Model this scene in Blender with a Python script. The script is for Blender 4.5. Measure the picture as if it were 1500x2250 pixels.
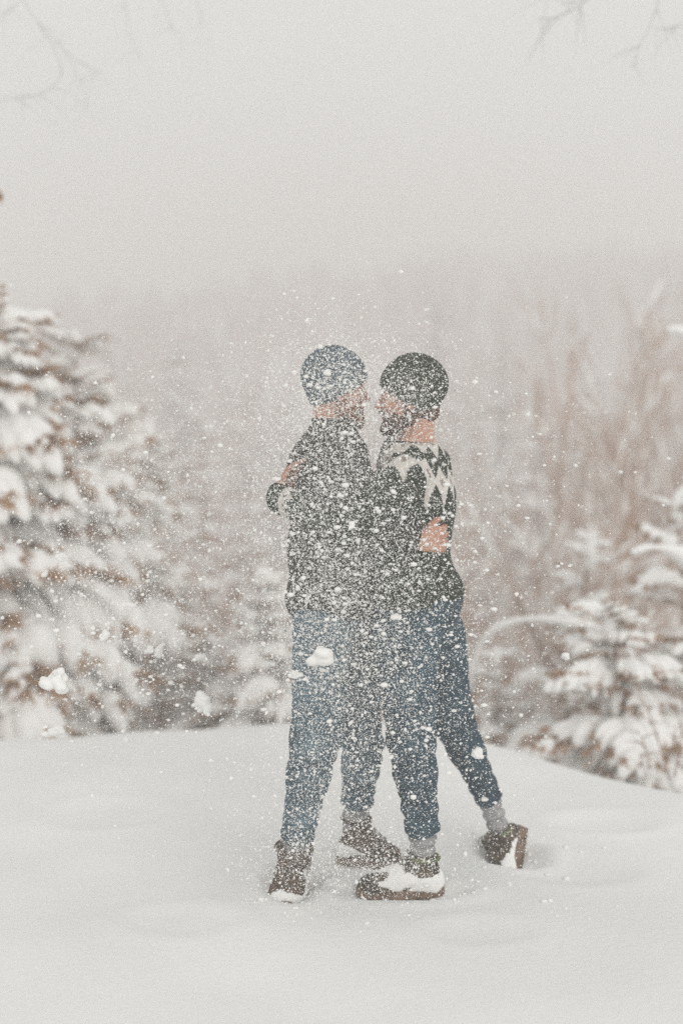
import bpy, math, random
import numpy as np
from mathutils import Vector, Matrix

SC = bpy.context.scene
for o in list(bpy.data.objects):
    bpy.data.objects.remove(o)
R = math.radians
rng = np.random.default_rng(7)
random.seed(7)

# ------------------------------------------------------------------ camera
EYE = 1.6
PITCH = 4.56
cam_d = bpy.data.cameras.new('camera')
cam = bpy.data.objects.new('camera', cam_d)
SC.collection.objects.link(cam)
cam.location = (0, 0, EYE)
cam.rotation_euler = (R(90 - PITCH), 0, 0)
cam_d.sensor_fit = 'VERTICAL'
cam_d.sensor_height = 36.0
cam_d.lens = 50.0
cam_d.clip_start = 0.05
cam_d.clip_end = 4000
cam_d.dof.use_dof = True
cam_d.dof.focus_distance = 4.42
cam_d.dof.aperture_fstop = 1.0
SC.camera = cam

# ------------------------------------------------------------------ world: overcast daylight
SUN_EL, SUN_AZ = 30.0, 160.0
world = bpy.data.worlds.new('World')
SC.world = world
world.use_nodes = True
wn, wl = world.node_tree.nodes, world.node_tree.links
wn.clear()
sky = wn.new('ShaderNodeTexSky')
sky.sky_type = 'NISHITA'
sky.sun_disc = False
sky.sun_elevation = R(SUN_EL)
sky.sun_rotation = R(SUN_AZ)
sky.dust_density = 4.0
hs = wn.new('ShaderNodeHueSaturation')
hs.inputs['Saturation'].default_value = 0.25
cloud = wn.new('ShaderNodeMix')          # closed cloud deck over the clear sky
cloud.data_type = 'RGBA'
cloud.inputs[0].default_value = 0.88
CLOUD = 8.5
cloud.inputs[7].default_value = (CLOUD * 0.984, CLOUD * 0.993, CLOUD * 0.978, 1)
bgn = wn.new('ShaderNodeBackground')
bgn.inputs['Strength'].default_value = 0.1
wo = wn.new('ShaderNodeOutputWorld')
wl.new(sky.outputs[0], hs.inputs['Color'])
wl.new(hs.outputs[0], cloud.inputs[6])
wl.new(cloud.outputs[2], bgn.inputs['Color'])
wl.new(bgn.outputs[0], wo.inputs['Surface'])

sun_d = bpy.data.lights.new('sun', 'SUN')
sun_d.energy = 1.0
sun_d.angle = R(35)
sun_d.color = (1.0, 0.97, 0.93)
sun = bpy.data.objects.new('sun', sun_d)
SC.collection.objects.link(sun)
_az, _el = R(SUN_AZ), R(SUN_EL)
_sd = Vector((math.sin(_az) * math.cos(_el), math.cos(_az) * math.cos(_el), math.sin(_el)))
sun.rotation_euler = _sd.to_track_quat('Z', 'Y').to_euler()

SC.view_settings.view_transform = 'Standard'
SC.view_settings.look = 'None'
SC.view_settings.gamma = 1.0
SC.view_settings.exposure = 0.0
SC.view_settings.use_curve_mapping = False
SC.cycles.volume_bounces = 5
SC.cycles.max_bounces = 10
SC.cycles.diffuse_bounces = 6
SC.cycles.transmission_bounces = 2
SC.cycles.transparent_max_bounces = 4
SC.cycles.use_denoising = False

# ------------------------------------------------------------------ helpers
_th = R(PITCH)
FW = np.array([0, math.cos(_th), -math.sin(_th)])
UPV = np.array([0, math.sin(_th), math.cos(_th)])
F = 3125.0


def P(px, py, Y):
    """world point at distance Y into the place, seen at a pixel of the photograph"""
    d = FW + (px - 750) / F * np.array([1.0, 0, 0]) + (1125 - py) / F * UPV
    return np.array([0, 0, EYE]) + d * (Y / d[1])


def unit(v):
    v = np.asarray(v, float)
    return v / (np.linalg.norm(v) + 1e-12)


def tag(o, label=None, cat=None, group=None, kind=None):
    if label: o['label'] = label
    if cat: o['category'] = cat
    if group: o['group'] = group
    if kind: o['kind'] = kind
    return o


def link(name, data, parent=None, loc=None):
    o = bpy.data.objects.new(name, data)
    SC.collection.objects.link(o)
    if parent is not None:
        o.parent = parent
    if loc is not None:
        o.location = loc
    return o


def empty(name, loc, label=None, cat=None, group=None):
    o = link(name, None, None, loc)
    o.empty_display_size = 0.2
    return tag(o, label, cat, group)


def np_mesh(name, V, quads=None, tris=None, mats=(), smooth=True, qm=None, tm=None):
    me = bpy.data.meshes.new(name)
    V = np.asarray(V, np.float32)
    me.vertices.add(len(V))
    me.vertices.foreach_set('co', V.ravel())
    nq = 0 if quads is None else len(quads)
    nt = 0 if tris is None else len(tris)
    loops = []
    if nq: loops.append(np.asarray(quads, np.int32).ravel())
    if nt: loops.append(np.asarray(tris, np.int32).ravel())
    loops = np.concatenate(loops)
    me.loops.add(len(loops))
    me.loops.foreach_set('vertex_index', loops)
    me.polygons.add(nq + nt)
    start = np.concatenate([np.arange(nq) * 4, nq * 4 + np.arange(nt) * 3]).astype(np.int32)
    me.polygons.foreach_set('loop_start', start)
    for m in mats: me.materials.append(m)
    mi = np.zeros(nq + nt, np.int32)
    if qm is not None and nq: mi[:nq] = qm
    if tm is not None and nt: mi[nq:] = tm
    me.polygons.foreach_set('material_index', mi)
    me.polygons.foreach_set('use_smooth', np.full(nq + nt, bool(smooth)))
    me.update(calc_edges=True)
    return me


class MB:
    """collects tubes, blades and lumps as one mesh"""
    def __init__(self):
        self.V, self.Q, self.T, self.qm, self.tm, self.n = [], [], [], [], [], 0

    def add(self, V, Q=None, T=None, m=0):
        V = np.asarray(V, float)
        self.V.append(V)
        if Q is not None and len(Q):
            self.Q.append(np.asarray(Q) + self.n); self.qm.append(np.full(len(Q), m))
        if T is not None and len(T):
            self.T.append(np.asarray(T) + self.n); self.tm.append(np.full(len(T), m))
        self.n += len(V)

    def tube(self, pts, rad, sides=5, m=0, flat=1.0, cap=True, up=None):
        pts = np.asarray(pts, float)
        n = len(pts)
        rad = np.broadcast_to(np.asarray(rad, float), (n,))
        tg = np.gradient(pts, axis=0)
        tg /= np.linalg.norm(tg, axis=1)[:, None] + 1e-9
        ref = np.array([0, 0, 1.0]) if up is None else np.asarray(up, float)
        s = np.cross(tg, ref)
        bad = np.linalg.norm(s, axis=1) < 1e-3
        s[bad] = np.cross(tg[bad], [1.0, 0.1, 0])
        s /= np.linalg.norm(s, axis=1)[:, None]
        u = np.cross(s, tg)
        a = np.linspace(0, 2 * np.pi, sides, endpoint=False)
        ring = (pts[:, None, :] + rad[:, None, None] * (np.cos(a)[None, :, None] * s[:, None, :]
                + flat * np.sin(a)[None, :, None] * u[:, None, :]))
        V = ring.reshape(-1, 3)
        i = np.arange(n - 1)[:, None] * sides
        j = np.arange(sides)[None, :]
        j2 = (j + 1) % sides
        Q = np.stack([i + j, i + j2, i + sides + j2, i + sides + j], -1).reshape(-1, 4)
        T = None
        if cap:
            c0, c1 = len(V), len(V) + 1
            V = np.vstack([V, pts[0], pts[-1]])
            jj = np.arange(sides)
            T = np.vstack([np.stack([jj, np.full(sides, c0), (jj + 1) % sides], -1),
                           np.stack([(n - 1) * sides + jj, (n - 1) * sides + (jj + 1) % sides, np.full(sides, c1)], -1)])
        self.add(V, Q, T, m)

    def mesh(self, name, mats, smooth=True):
        V = np.vstack(self.V)
        Q = np.vstack(self.Q) if self.Q else None
        T = np.vstack(self.T) if self.T else None
        return np_mesh(name, V, Q, T, mats, smooth,
                       np.concatenate(self.qm) if self.Q else None,
                       np.concatenate(self.tm) if self.T else None)


def waves(seed, freq, n=7, aniso=(1, 1, 1)):
    r = np.random.default_rng(seed)
    K = r.normal(size=(n, 3))
    K /= np.linalg.norm(K, axis=1)[:, None]
    K *= (freq * r.uniform(0.6, 1.5, n))[:, None] * np.asarray(aniso)[None, :]
    ph = r.uniform(0, 6.28, n)

    def f(x, y, z):
        s = 0
        for k, p in zip(K, ph):
            s = s + np.sin(k[0] * x + k[1] * y + k[2] * z + p)
        return s / math.sqrt(n)
    return f


# ------------------------------------------------------------------ materials
def mat(name, c1, c2=None, scale=8.0, rough=0.85, bump=0.0, bscale=60.0, detail=4.0, spec=0.3, sss=0.0, vcol=None,
        ramp=(0.35, 0.65), bdist=0.004, stretch=None):
    m = bpy.data.materials.new(name)
    m.use_nodes = True
    nt = m.node_tree
    N, L = nt.nodes, nt.links
    b = N['Principled BSDF']
    b.inputs['Roughness'].default_value = rough
    b.inputs['Specular IOR Level'].default_value = spec
    b.inputs['Base Color'].default_value = (*c1, 1)
    tc = N.new('ShaderNodeTexCoord')
    src = tc.outputs['Object']
    if stretch:
        mp = N.new('ShaderNodeMapping')
        mp.inputs['Scale'].default_value = stretch
        L.new(src, mp.inputs['Vector'])
        src = mp.outputs[0]
    colout = None
    if c2 is not None:
        t = N.new('ShaderNodeTexNoise')
        t.inputs['Scale'].default_value = scale
        t.inputs['Detail'].default_value = detail
        L.new(src, t.inputs['Vector'])
        cr = N.new('ShaderNodeValToRGB')
        cr.color_ramp.elements[0].position = ramp[0]
        cr.color_ramp.elements[1].position = ramp[1]
        cr.color_ramp.elements[0].color = (*c1, 1)
        cr.color_ramp.elements[1].color = (*c2, 1)
        L.new(t.outputs['Fac'], cr.inputs['Fac'])
        colout = cr.outputs['Color']
    if vcol:
        at = N.new('ShaderNodeAttribute')
        at.attribute_name = vcol
        if colout is not None:
            mx = N.new('ShaderNodeMix'); mx.data_type = 'RGBA'; mx.blend_type = 'MULTIPLY'
            mx.inputs[0].default_value = 1.0
            L.new(colout, mx.inputs[6]); L.new(at.outputs['Color'], mx.inputs[7])
            colout = mx.outputs[2]
        else:
            colout = at.outputs['Color']
    if colout is not None:
        L.new(colout, b.inputs['Base Color'])
    if bump:
        t2 = N.new('ShaderNodeTexNoise')
        t2.inputs['Scale'].default_value = bscale
        t2.inputs['Detail'].default_value = 3
        L.new(src, t2.inputs['Vector'])
        bp = N.new('ShaderNodeBump')
        bp.inputs['Strength'].default_value = bump
        bp.inputs['Distance'].default_value = bdist
        L.new(t2.outputs['Fac'], bp.inputs['Height'])
        L.new(bp.outputs[0], b.inputs['Normal'])
    if sss:
        b.inputs['Subsurface Weight'].default_value = sss
        b.inputs['Subsurface Radius'].default_value = (0.01, 0.004, 0.002)
        b.inputs['Subsurface Scale'].default_value = 1.0
    return m


M = {}
M['snow'] = mat('snow_cover', (0.90, 0.89, 0.875), (0.93, 0.92, 0.905), 3.0, 0.9, 0.25, 140, spec=0.1)
M['ground'] = mat('ground_snow', (0.80, 0.797, 0.785), (0.86, 0.857, 0.845), 1.7, 0.95, 0.5, 45, spec=0.08, ramp=(0.3, 0.7), bdist=0.006)
M['flake'] = mat('flying_snow', (0.90, 0.89, 0.87), None, rough=0.9, spec=0.1)
M['bark'] = mat('spruce_bark', (0.16, 0.09, 0.052), (0.32, 0.20, 0.13), 14, 0.95, 0.6, 50)
M['needle'] = mat('spruce_needles', (0.22, 0.115, 0.050), (0.54, 0.33, 0.185), 3, 0.8)
M['hazed_needle'] = mat('haze_tinted_spruce', (0.50, 0.31, 0.25), (0.60, 0.43, 0.37), 0.4, 0.9)  # far needles: paleness and pinkish tint of the haze put into the colour
M['twig'] = mat('birch_twigs', (0.46, 0.29, 0.20), (0.62, 0.44, 0.34), 6, 0.9)
M['frost'] = mat('frosted_twigs', (0.55, 0.54, 0.51), (0.68, 0.67, 0.64), 6, 0.9)
M['grass'] = mat('dry_stem', (0.30, 0.15, 0.08), (0.22, 0.12, 0.07), 12, 0.9)
M['skin'] = mat('skin', (0.60, 0.34, 0.24), (0.48, 0.235, 0.165), 9, 0.55, 0.15, 180, sss=0.15)
M['beardA'] = mat('reddish_beard', (0.17, 0.065, 0.030), (0.34, 0.15, 0.08), 60, 0.85, 0.8, 160)
M['beardB'] = mat('brown_beard', (0.06, 0.026, 0.014), (0.13, 0.055, 0.03), 60, 0.85, 0.8, 160)
M['hatA'] = mat('blue_grey_knit', (0.055, 0.085, 0.105), (0.10, 0.135, 0.155), 70, 0.95, 0.9, 130, stretch=(1, 1, 0.35))
M['hatB'] = mat('dark_green_knit', (0.022, 0.03, 0.017), (0.045, 0.052, 0.03), 70, 0.95, 0.9, 130, stretch=(1, 1, 0.35))
M['sweA'] = mat('dark_brown_knit', (0.020, 0.018, 0.013), (0.042, 0.038, 0.028), 25, 0.95, 0.8, 110, vcol=None)
M['sweB'] = mat('patterned_knit', (0.8, 0.8, 0.8), (1.0, 1.0, 1.0), 40, 0.95, 0.8, 110, vcol='pattern')
M['jeanA'] = mat('washed_denim', (0.032, 0.066, 0.092), (0.135, 0.215, 0.262), 9, 0.85, 0.5, 260, ramp=(0.32, 0.72), detail=10)
M['jeanB'] = mat('dark_denim', (0.012, 0.034, 0.052), (0.050, 0.103, 0.140), 9, 0.85, 0.5, 260, ramp=(0.32, 0.72), detail=10)
M['sock'] = mat('grey_wool', (0.26, 0.25, 0.26), (0.40, 0.39, 0.39), 30, 0.95, 0.9, 120)
M['boot'] = mat('brown_suede', (0.065, 0.042, 0.028), (0.15, 0.10, 0.07), 28, 0.9, 0.6, 90)
M['shoe'] = mat('dark_brown_leather', (0.040, 0.028, 0.018), (0.13, 0.098, 0.062), 24, 0.85, 0.5, 90)
M['green'] = mat('green_cuff_fabric', (0.12, 0.15, 0.07), (0.22, 0.23, 0.10), 22, 0.9, 0.4, 90)
M['sole'] = mat('rubber_sole', (0.12, 0.075, 0.05), (0.26, 0.18, 0.13), 22, 0.8, 0.4, 80)
M['lace'] = mat('boot_lace', (0.22, 0.19, 0.16), None, rough=0.9)
M['thread'] = mat('jeans_seam', (0.05, 0.07, 0.09), None, rough=0.9)


# ------------------------------------------------------------------ implicit surfaces
class Field:
    def __init__(self, lo, hi, h):
        self.lo = np.asarray(lo, float); self.h = h
        self.n = np.ceil((np.asarray(hi) - self.lo) / h).astype(int) + 1
        self.v = np.full(self.n, 1.0, np.float32)
        self.ax = [self.lo[i] + h * np.arange(self.n[i]) for i in range(3)]

    def block(self, lo, hi):
        i0 = np.clip(np.floor((np.asarray(lo) - self.lo) / self.h).astype(int), 0, self.n)
        i1 = np.clip(np.ceil((np.asarray(hi) - self.lo) / self.h).astype(int) + 1, 0, self.n)
        sl = tuple(slice(a, b) for a, b in zip(i0, i1))
        x = self.ax[0][sl[0]][:, None, None].astype(np.float32)
        y = self.ax[1][sl[1]][None, :, None].astype(np.float32)
        z = self.ax[2][sl[2]][None, None, :].astype(np.float32)
        return sl, x, y, z

    def _smin(self, sl, d, k):
        b = self.v[sl]
        if k <= 0:
            self.v[sl] = np.minimum(b, d); return
        h = np.clip(0.5 + 0.5 * (b - d) / k, 0, 1)
        self.v[sl] = b * (1 - h) + d * h - k * h * (1 - h)

    def cap(self, a, b, ra, rb=None, k=0.02):
        rb = ra if rb is None else rb
        a = np.asarray(a, float); b = np.asarray(b, float)
        r = max(ra, rb) + k + 3 * self.h
        sl, x, y, z = self.block(np.minimum(a, b) - r, np.maximum(a, b) + r)
        if self.v[sl].size == 0: return self
        ab = b - a
        L2 = float(ab @ ab) + 1e-12
        t = np.clip(((x - a[0]) * ab[0] + (y - a[1]) * ab[1] + (z - a[2]) * ab[2]) / L2, 0, 1)
        d = np.sqrt((x - a[0] - t * ab[0]) ** 2 + (y - a[1] - t * ab[1]) ** 2 + (z - a[2] - t * ab[2]) ** 2)
        self._smin(sl, d - (ra + t * (rb - ra)), k)
        return self

    def _ell(self, c, r, A, k):
        c = np.asarray(c, float); r = np.asarray(r, float)
        m = r.max() + k + 3 * self.h
        sl, x, y, z = self.block(c - m, c + m)
        x = x - c[0]; y = y - c[1]; z = z - c[2]
        q = [A[i][0] * x + A[i][1] * y + A[i][2] * z for i in range(3)]
        k0 = np.sqrt(sum((q[i] / r[i]) ** 2 for i in range(3)))
        k1 = np.sqrt(sum((q[i] / r[i] ** 2) ** 2 for i in range(3))) + 1e-6
        return sl, k0 * (k0 - 1) / k1

    def ell(self, c, r, A=np.eye(3), k=0.02):
        sl, d = self._ell(c, r, A, k)
        if self.v[sl].size: self._smin(sl, d, k)
        return self

    def sub_ell(self, c, r, A=np.eye(3), k=0.006):
        sl, d = self._ell(c, r, A, k)
        b = self.v[sl]
        h = np.clip(0.5 - 0.5 * (b + d) / k, 0, 1)
        self.v[sl] = b * (1 - h) - d * h + k * h * (1 - h)
        return self

    def cut(self, p, n, rad=9.0):
        """keep the side away from n; only within rad of p"""
        p = np.asarray(p, float); n = unit(n)
        sl, x, y, z = self.block(p - rad, p + rad)
        d = (x - p[0]) * n[0] + (y - p[1]) * n[1] + (z - p[2]) * n[2]
        self.v[sl] = np.maximum(self.v[sl], d)
        return self

    def displace(self, f, amp, lo=None, hi=None):
        sl, x, y, z = self.block(self.lo if lo is None else lo, self.lo + self.n * self.h if hi is None else hi)
        b = self.v[sl]
        band = np.abs(b) < 0.05
        X, Y, Z = np.broadcast_arrays(x, y, z)
        b[band] += (amp * f(X[band], Y[band], Z[band])).astype(np.float32)
        return self

    def nets(self, v=None):
        v = self.v if v is None else v
        s = v < 0
        n = self.n
        c = np.zeros(n - 1, np.int8)
        for dx in (0, 1):
            for dy in (0, 1):
                for dz in (0, 1):
                    c += s[dx:n[0] - 1 + dx, dy:n[1] - 1 + dy, dz:n[2] - 1 + dz]
        act = (c > 0) & (c < 8)
        idx = np.argwhere(act)
        ids = np.full(n - 1, -1, np.int32)
        ids[act] = np.arange(len(idx))
        acc = np.zeros((len(idx), 3)); cnt = np.zeros(len(idx))
        i, j, k = idx.T
        corners = [(a, b, c_) for a in (0, 1) for b in (0, 1) for c_ in (0, 1)]
        for a in corners:
            for ax in range(3):
                if a[ax]: continue
                b = list(a); b[ax] = 1
                va = v[i + a[0], j + a[1], k + a[2]]; vb = v[i + b[0], j + b[1], k + b[2]]
                m = (va < 0) != (vb < 0)
                t = np.where(m, va / (va - vb + 1e-20), 0)
                pt = np.array(a, float)[None, :].repeat(len(idx), 0)
                pt[:, ax] += t
                acc[m] += pt[m]; cnt[m] += 1
        V = self.lo + self.h * (idx + acc / cnt[:, None])
        quads = []
        for ax in range(3):
            sl0 = [slice(None)] * 3; sl1 = [slice(None)] * 3
            sl0[ax] = slice(0, -1); sl1[ax] = slice(1, None)
            ch = s[tuple(sl0)] != s[tuple(sl1)]
            e = np.argwhere(ch)
            o1, o2 = (ax + 1) % 3, (ax + 2) % 3
            e = e[(e[:, o1] > 0) & (e[:, o2] > 0) & (e[:, o1] < n[o1] - 1) & (e[:, o2] < n[o2] - 1)]
            inside = s[tuple(e.T)]
            q = []
            for (a, b) in ((0, 0), (-1, 0), (-1, -1), (0, -1)):
                f = e.copy(); f[:, o1] += a; f[:, o2] += b
                q.append(ids[tuple(f.T)])
            q = np.stack(q, 1)
            q[~inside] = q[~inside][:, ::-1]
            quads.append(q)
        Q = np.vstack(quads)
        Q = Q[(Q >= 0).all(1)]
        return V, Q


def relax(V, Q, it=1, lam=0.5):
    e = np.vstack([Q[:, [0, 1]], Q[:, [1, 2]], Q[:, [2, 3]], Q[:, [3, 0]]])
    for _ in range(it):
        s = np.zeros_like(V); c = np.zeros(len(V))
        for a, b in ((0, 1), (1, 0)):
            for d in range(3):
                s[:, d] += np.bincount(e[:, a], V[e[:, b], d], len(V))
            c += np.bincount(e[:, a], minlength=len(V))
        V = V + lam * (s / c[:, None] - V)
    return V


def part(name, field, m, parent, it=1, v=None, color=None, origin=None):
    V, Q = field.nets(v)
    if it: V = relax(V, Q, it)
    off = np.asarray(parent.matrix_basis.translation if origin is None else origin)
    me = np_mesh(name, V - off, Q, None, [m] if not isinstance(m, (list, tuple)) else m)
    if color is not None:
        c = color(V)
        at = me.color_attributes.new('pattern', 'FLOAT_COLOR', 'POINT')
        at.data.foreach_set('color', np.hstack([c, np.ones((len(V), 1))]).astype(np.float32).ravel())
    return link(name, me, parent)


# ------------------------------------------------------------------ terrain
def ground_z(x, y):
    x = np.asarray(x, float); y = np.asarray(y, float)
    ye = 6.72 - 1.02 * np.clip(x - 0.15, 0, 3.0) - 0.34 * np.clip(-x - 0.6, 0, 6)
    ye = ye + 0.10 * np.sin(x * 2.3 + 1) * np.exp(-(x / 6) ** 2)
    t = np.clip(y - ye, 0, None)
    t1 = 1.25
    a = 0.29
    fall = np.where(t < t1, a * t * t, a * t1 * t1 + 2 * a * t1 * (t - t1))
    fall = 15 * np.tanh(fall / 15)
    z = -fall
    hill = np.clip((y - 38) / 100, 0, 1)
    hill = hill * hill * (3 - 2 * hill)
    z = z + hill * (20 + 1.5 * np.sin(x / 22 + 0.5) + 0.05 * x)
    far = np.clip((y - 9) / 25, 0, 1)
    z = z + far * (0.5 * np.sin(x * 0.31 + y * 0.17) + 0.6 * np.sin(y * 0.23 - x * 0.11 + 2))
    near = np.exp(-((y - 4.5) / 6) ** 2)
    calm = 1 - np.exp(-(((x - 0.15) ** 2 + (y - 4.75) ** 2) / 0.5))
    z = z - 0.02 * np.exp(-(((x - 0.15) ** 2 + (y - 4.75) ** 2) / 1.2))
    z = z + calm * near * (0.012 * np.sin(x * 3.1 + y * 1.7) + 0.010 * np.sin(-x * 2.2 + y * 4.1 + 1) + 0.006 * np.sin(x * 8 + y * 5))
    # trodden hollows and pushed-up rims round the feet
    for (fx, fy, ax, ay, dep) in FEET:
        q = np.sqrt(((x - fx) / ax) ** 2 + ((y - fy) / ay) ** 2)
        z = z - dep * np.exp(-q ** 4) + 0.35 * dep * np.exp(-((q - 1.35) / 0.3) ** 2)
    return z


FEET = [(-0.155, 4.64, 0.09, 0.18, 0.034), (0.08, 4.90, 0.17, 0.10, 0.026),
        (0.19, 4.57, 0.20, 0.09, 0.042), (0.60, 4.95, 0.12, 0.13, 0.036), (0.80, 4.80, 0.2, 0.13, 0.012),
        (-0.5, 4.3, 0.16, 0.11, 0.010), (0.42, 4.22, 0.15, 0.1, 0.010), (1.0, 5.3, 0.18, 0.12, 0.02), (-0.9, 5.4, 0.2, 0.14, 0.014)]

tx = np.linspace(-1, 1, 361)
ty = np.linspace(-0.64, 1, 341)
gx = 0.55 * np.sinh(6.1 * tx)
gy = 5.2 + 0.55 * np.sinh(6.5 * ty)
GX, GY = np.meshgrid(gx, gy, indexing='ij')
GZ = ground_z(GX, GY)
nx, ny = GX.shape
V = np.stack([GX, GY, GZ], -1).reshape(-1, 3)
ii = np.arange(nx - 1)[:, None] * ny + np.arange(ny - 1)[None, :]
Q = np.stack([ii, ii + ny, ii + ny + 1, ii + 1], -1).reshape(-1, 4)
tag(link('snow_ground', np_mesh('snow_ground', V, Q, None, [M['ground']])), 'white snow covered hilltop falling away to the valley', kind='structure')

# ------------------------------------------------------------------ haze: snowy air
HZ = (-130, 130, -16, 205, -18, 24)
hz = np.array([[x, y, z] for x in HZ[0:2] for y in HZ[2:4] for z in HZ[4:6]], float)
hq = [[0, 1, 3, 2], [4, 6, 7, 5], [0, 4, 5, 1], [2, 3, 7, 6], [0, 2, 6, 4], [1, 5, 7, 3]]
hm = bpy.data.materials.new('snowy_air')
hm.use_nodes = True
hm.node_tree.nodes.clear()
pv = hm.node_tree.nodes.new('ShaderNodeVolumePrincipled')
pv.inputs['Color'].default_value = (0.986, 0.982, 0.975, 1)
pv.inputs['Density'].default_value = 0.018
pv.inputs['Anisotropy'].default_value = 0.0
ho = hm.node_tree.nodes.new('ShaderNodeOutputMaterial')
hm.node_tree.links.new(pv.outputs[0], ho.inputs['Volume'])
tag(link('haze', np_mesh('haze', hz, hq, None, [hm], smooth=False)), 'pale snowy mist filling the valley air', kind='stuff')

# ------------------------------------------------------------------ spruce boughs (shared by all near trees)
def bough_mesh(seed, twigs=9, light=False, load=1.0):
    """unit-length drooping spruce bough: wood + needles, and its snow load"""
    r = np.random.default_rng(seed)
    W, S = MB(), MB()
    droop = r.uniform(0.18, 0.42)
    sway = r.uniform(-0.12, 0.12)

    def axis(t):
        return np.array([t, sway * t * t, 0.12 * t - droop * t * t])
    ts = np.linspace(0, 1, 7)
    main = np.array([axis(t) for t in ts])
    W.tube(main, 0.014 * (1.1 - ts), 4, 0)
    strands = [(main, 0.5)]
    n = twigs if not light else 7
    for i in range(n):
        t0 = 0.14 + 0.82 * (i + 0.5) / n
        for sd in (-1, 1):
            t = t0 + r.uniform(-0.03, 0.03)
            L = (0.40 * (1 - t) ** 0.8 + 0.10) * r.uniform(0.75, 1.15)
            a = R(r.uniform(38, 62))
            b = axis(t)
            q = np.linspace(0, 1, 4)[:, None]
            d = np.array([math.cos(a), sd * math.sin(a), 0.0])
            pts = b + q * L * d + q ** 2 * np.array([0.05, 0, -r.uniform(0.10, 0.45) * L])
            strands.append((pts, 0.36))
            W.tube(pts, 0.006 * (1.1 - q[:, 0]), 3, 0, cap=False)
    nn = 24 if not light else 5
    for pts, w in strands:
        L = np.linalg.norm(pts[-1] - pts[0])
        cnt = int(nn * (1 + 3 * L))
        tt = r.uniform(0.02, 1.0, cnt)
        base = np.stack([np.interp(tt, np.linspace(0, 1, len(pts)), pts[:, k]) for k in range(3)], 1)
        dr = unit(pts[-1] - pts[0])
        dirs = r.normal(size=(cnt, 3)) * 0.55 + dr * 0.6
        dirs[:, 2] = dirs[:, 2] * 0.7 - 0.55
        dirs /= np.linalg.norm(dirs, axis=1)[:, None]
        ln = r.uniform(0.05, 0.13, cnt)[:, None]
        sdv = np.cross(dirs, r.normal(size=(cnt, 3)))
        sdv /= np.linalg.norm(sdv, axis=1)[:, None]
        wd = (0.011 if not light else 0.030) * r.uniform(0.6, 1.4, cnt)[:, None]
        tip = base + dirs * ln
        V = np.stack([base - sdv * wd, base + sdv * wd, tip], 1).reshape(-1, 3)
        W.add(V, None, np.arange(cnt * 3).reshape(-1, 3), 1)
    f = waves(seed + 50, 11.0)
    for pts, w in strands:
        L = np.linalg.norm(pts[-1] - pts[0])
        if L < 0.07 or (w < .5 and r.random() > 0.72): continue
        m = 9 if L > 0.5 else (6 if not light else 4)
        a0, a1 = r.uniform(0.0, 0.12), r.uniform(0.86, 1.04)
        q = np.linspace(a0, a1, m)
        c = np.stack([np.interp(q, np.linspace(0, 1, len(pts)), pts[:, k]) for k in range(3)], 1)
        prof = np.sin(np.clip((q - a0) / (a1 - a0), 0.03, 0.97) * np.pi) ** 0.45
        rad = (0.060 + 0.075 * w * L ** 0.4) * prof * (1 + 0.38 * f(c[:, 0], c[:, 1], c[:, 2])) * load
        rad = np.clip(rad, 0.008, 0.17)
        c[:, 2] += 0.55 * rad
        S.tube(c, rad, 7 if not light else 5, 0, flat=0.72)
    return W, S


BOUGH = []
for i in range(12):
    Wb, Sb = bough_mesh(100 + i, load=1.0 if i % 3 else 0.8)
    BOUGH.append((Wb.mesh('bough', [M['bark'], M['needle']], False), Sb.mesh('snow_load', [M['snow']])))


def spruce(x, y, H, base_r, label, n_whorl=12, dense=1.6, seed=1, snow=1.0, top=None, lean=(0, 0), per=(5, 7), start=0.08, pick=None):
    r = np.random.default_rng(seed)
    z0 = float(ground_z(x, y)) - 0.05
    root = empty('spruce_tree', (x, y, z0), label, 'tree')
    tb = MB()
    q = np.linspace(0, 1, 9)
    path = np.stack([lean[0] * q ** 1.6 * H, lean[1] * q ** 1.6 * H, q * H], 1)
    tb.tube(path, 0.010 * H * (1.02 - q) ** 0.9 + 0.004, 8, 0)
    link('trunk', tb.mesh('trunk', [M['bark']]), root)
    n_whorl = int(n_whorl * dense)
    for w in range(n_whorl):
        t = start + (0.97 - start) * (w + r.uniform(-0.2, 0.2)) / (n_whorl - 1)
        t = min(max(t, 0.02), 0.985)
        L = base_r * (1 - t) ** 0.62 * r.uniform(0.85, 1.1) + 0.13
        c = np.array([np.interp(t, q, path[:, k]) for k in range(3)])
        nb = int(r.integers(per[0], per[1] + 1)) - (1 if dense > 1 else 0)
        a0 = r.uniform(0, 6.28)
        for b in range(nb):
            a = a0 + b * 2 * math.pi / nb + r.uniform(-0.25, 0.25)
            pm = BOUGH[int(r.integers(0, 12))]
            s = L * r.uniform(0.7, 1.12)
            bo = link('bough', pm[0], root)
            tb_ = min(max(t + r.uniform(-0.5, 0.5) * 0.9 / n_whorl, 0.02), 0.985)
            bo.location = [np.interp(tb_, q, path[:, k]) for k in range(3)]
            pitch = R(-8 + 34 * (1 - t) - 30 * t + r.uniform(-8, 8))
            bo.rotation_euler = (r.uniform(-0.25, 0.25), pitch, a)
            bo.scale = (s, s * r.uniform(0.9, 1.2), s)
            sn = link('snow_load', pm[1], bo)
            k = snow * r.uniform(0.9, 1.25)
            sn.scale = (1, 1, k)
    # snow cap on the leader
    cb = MB()
    qq = np.linspace(0, 1, 6)
    tip = path[-1]
    cb.tube(tip + np.stack([0 * qq, 0 * qq, -0.16 + 0.2 * qq], 1), [0.02, 0.035, 0.04, 0.034, 0.022, 0.008], 8, 0)
    link('snow_cap', cb.mesh('snow_cap', [M['snow']]), root)
    return root


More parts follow.
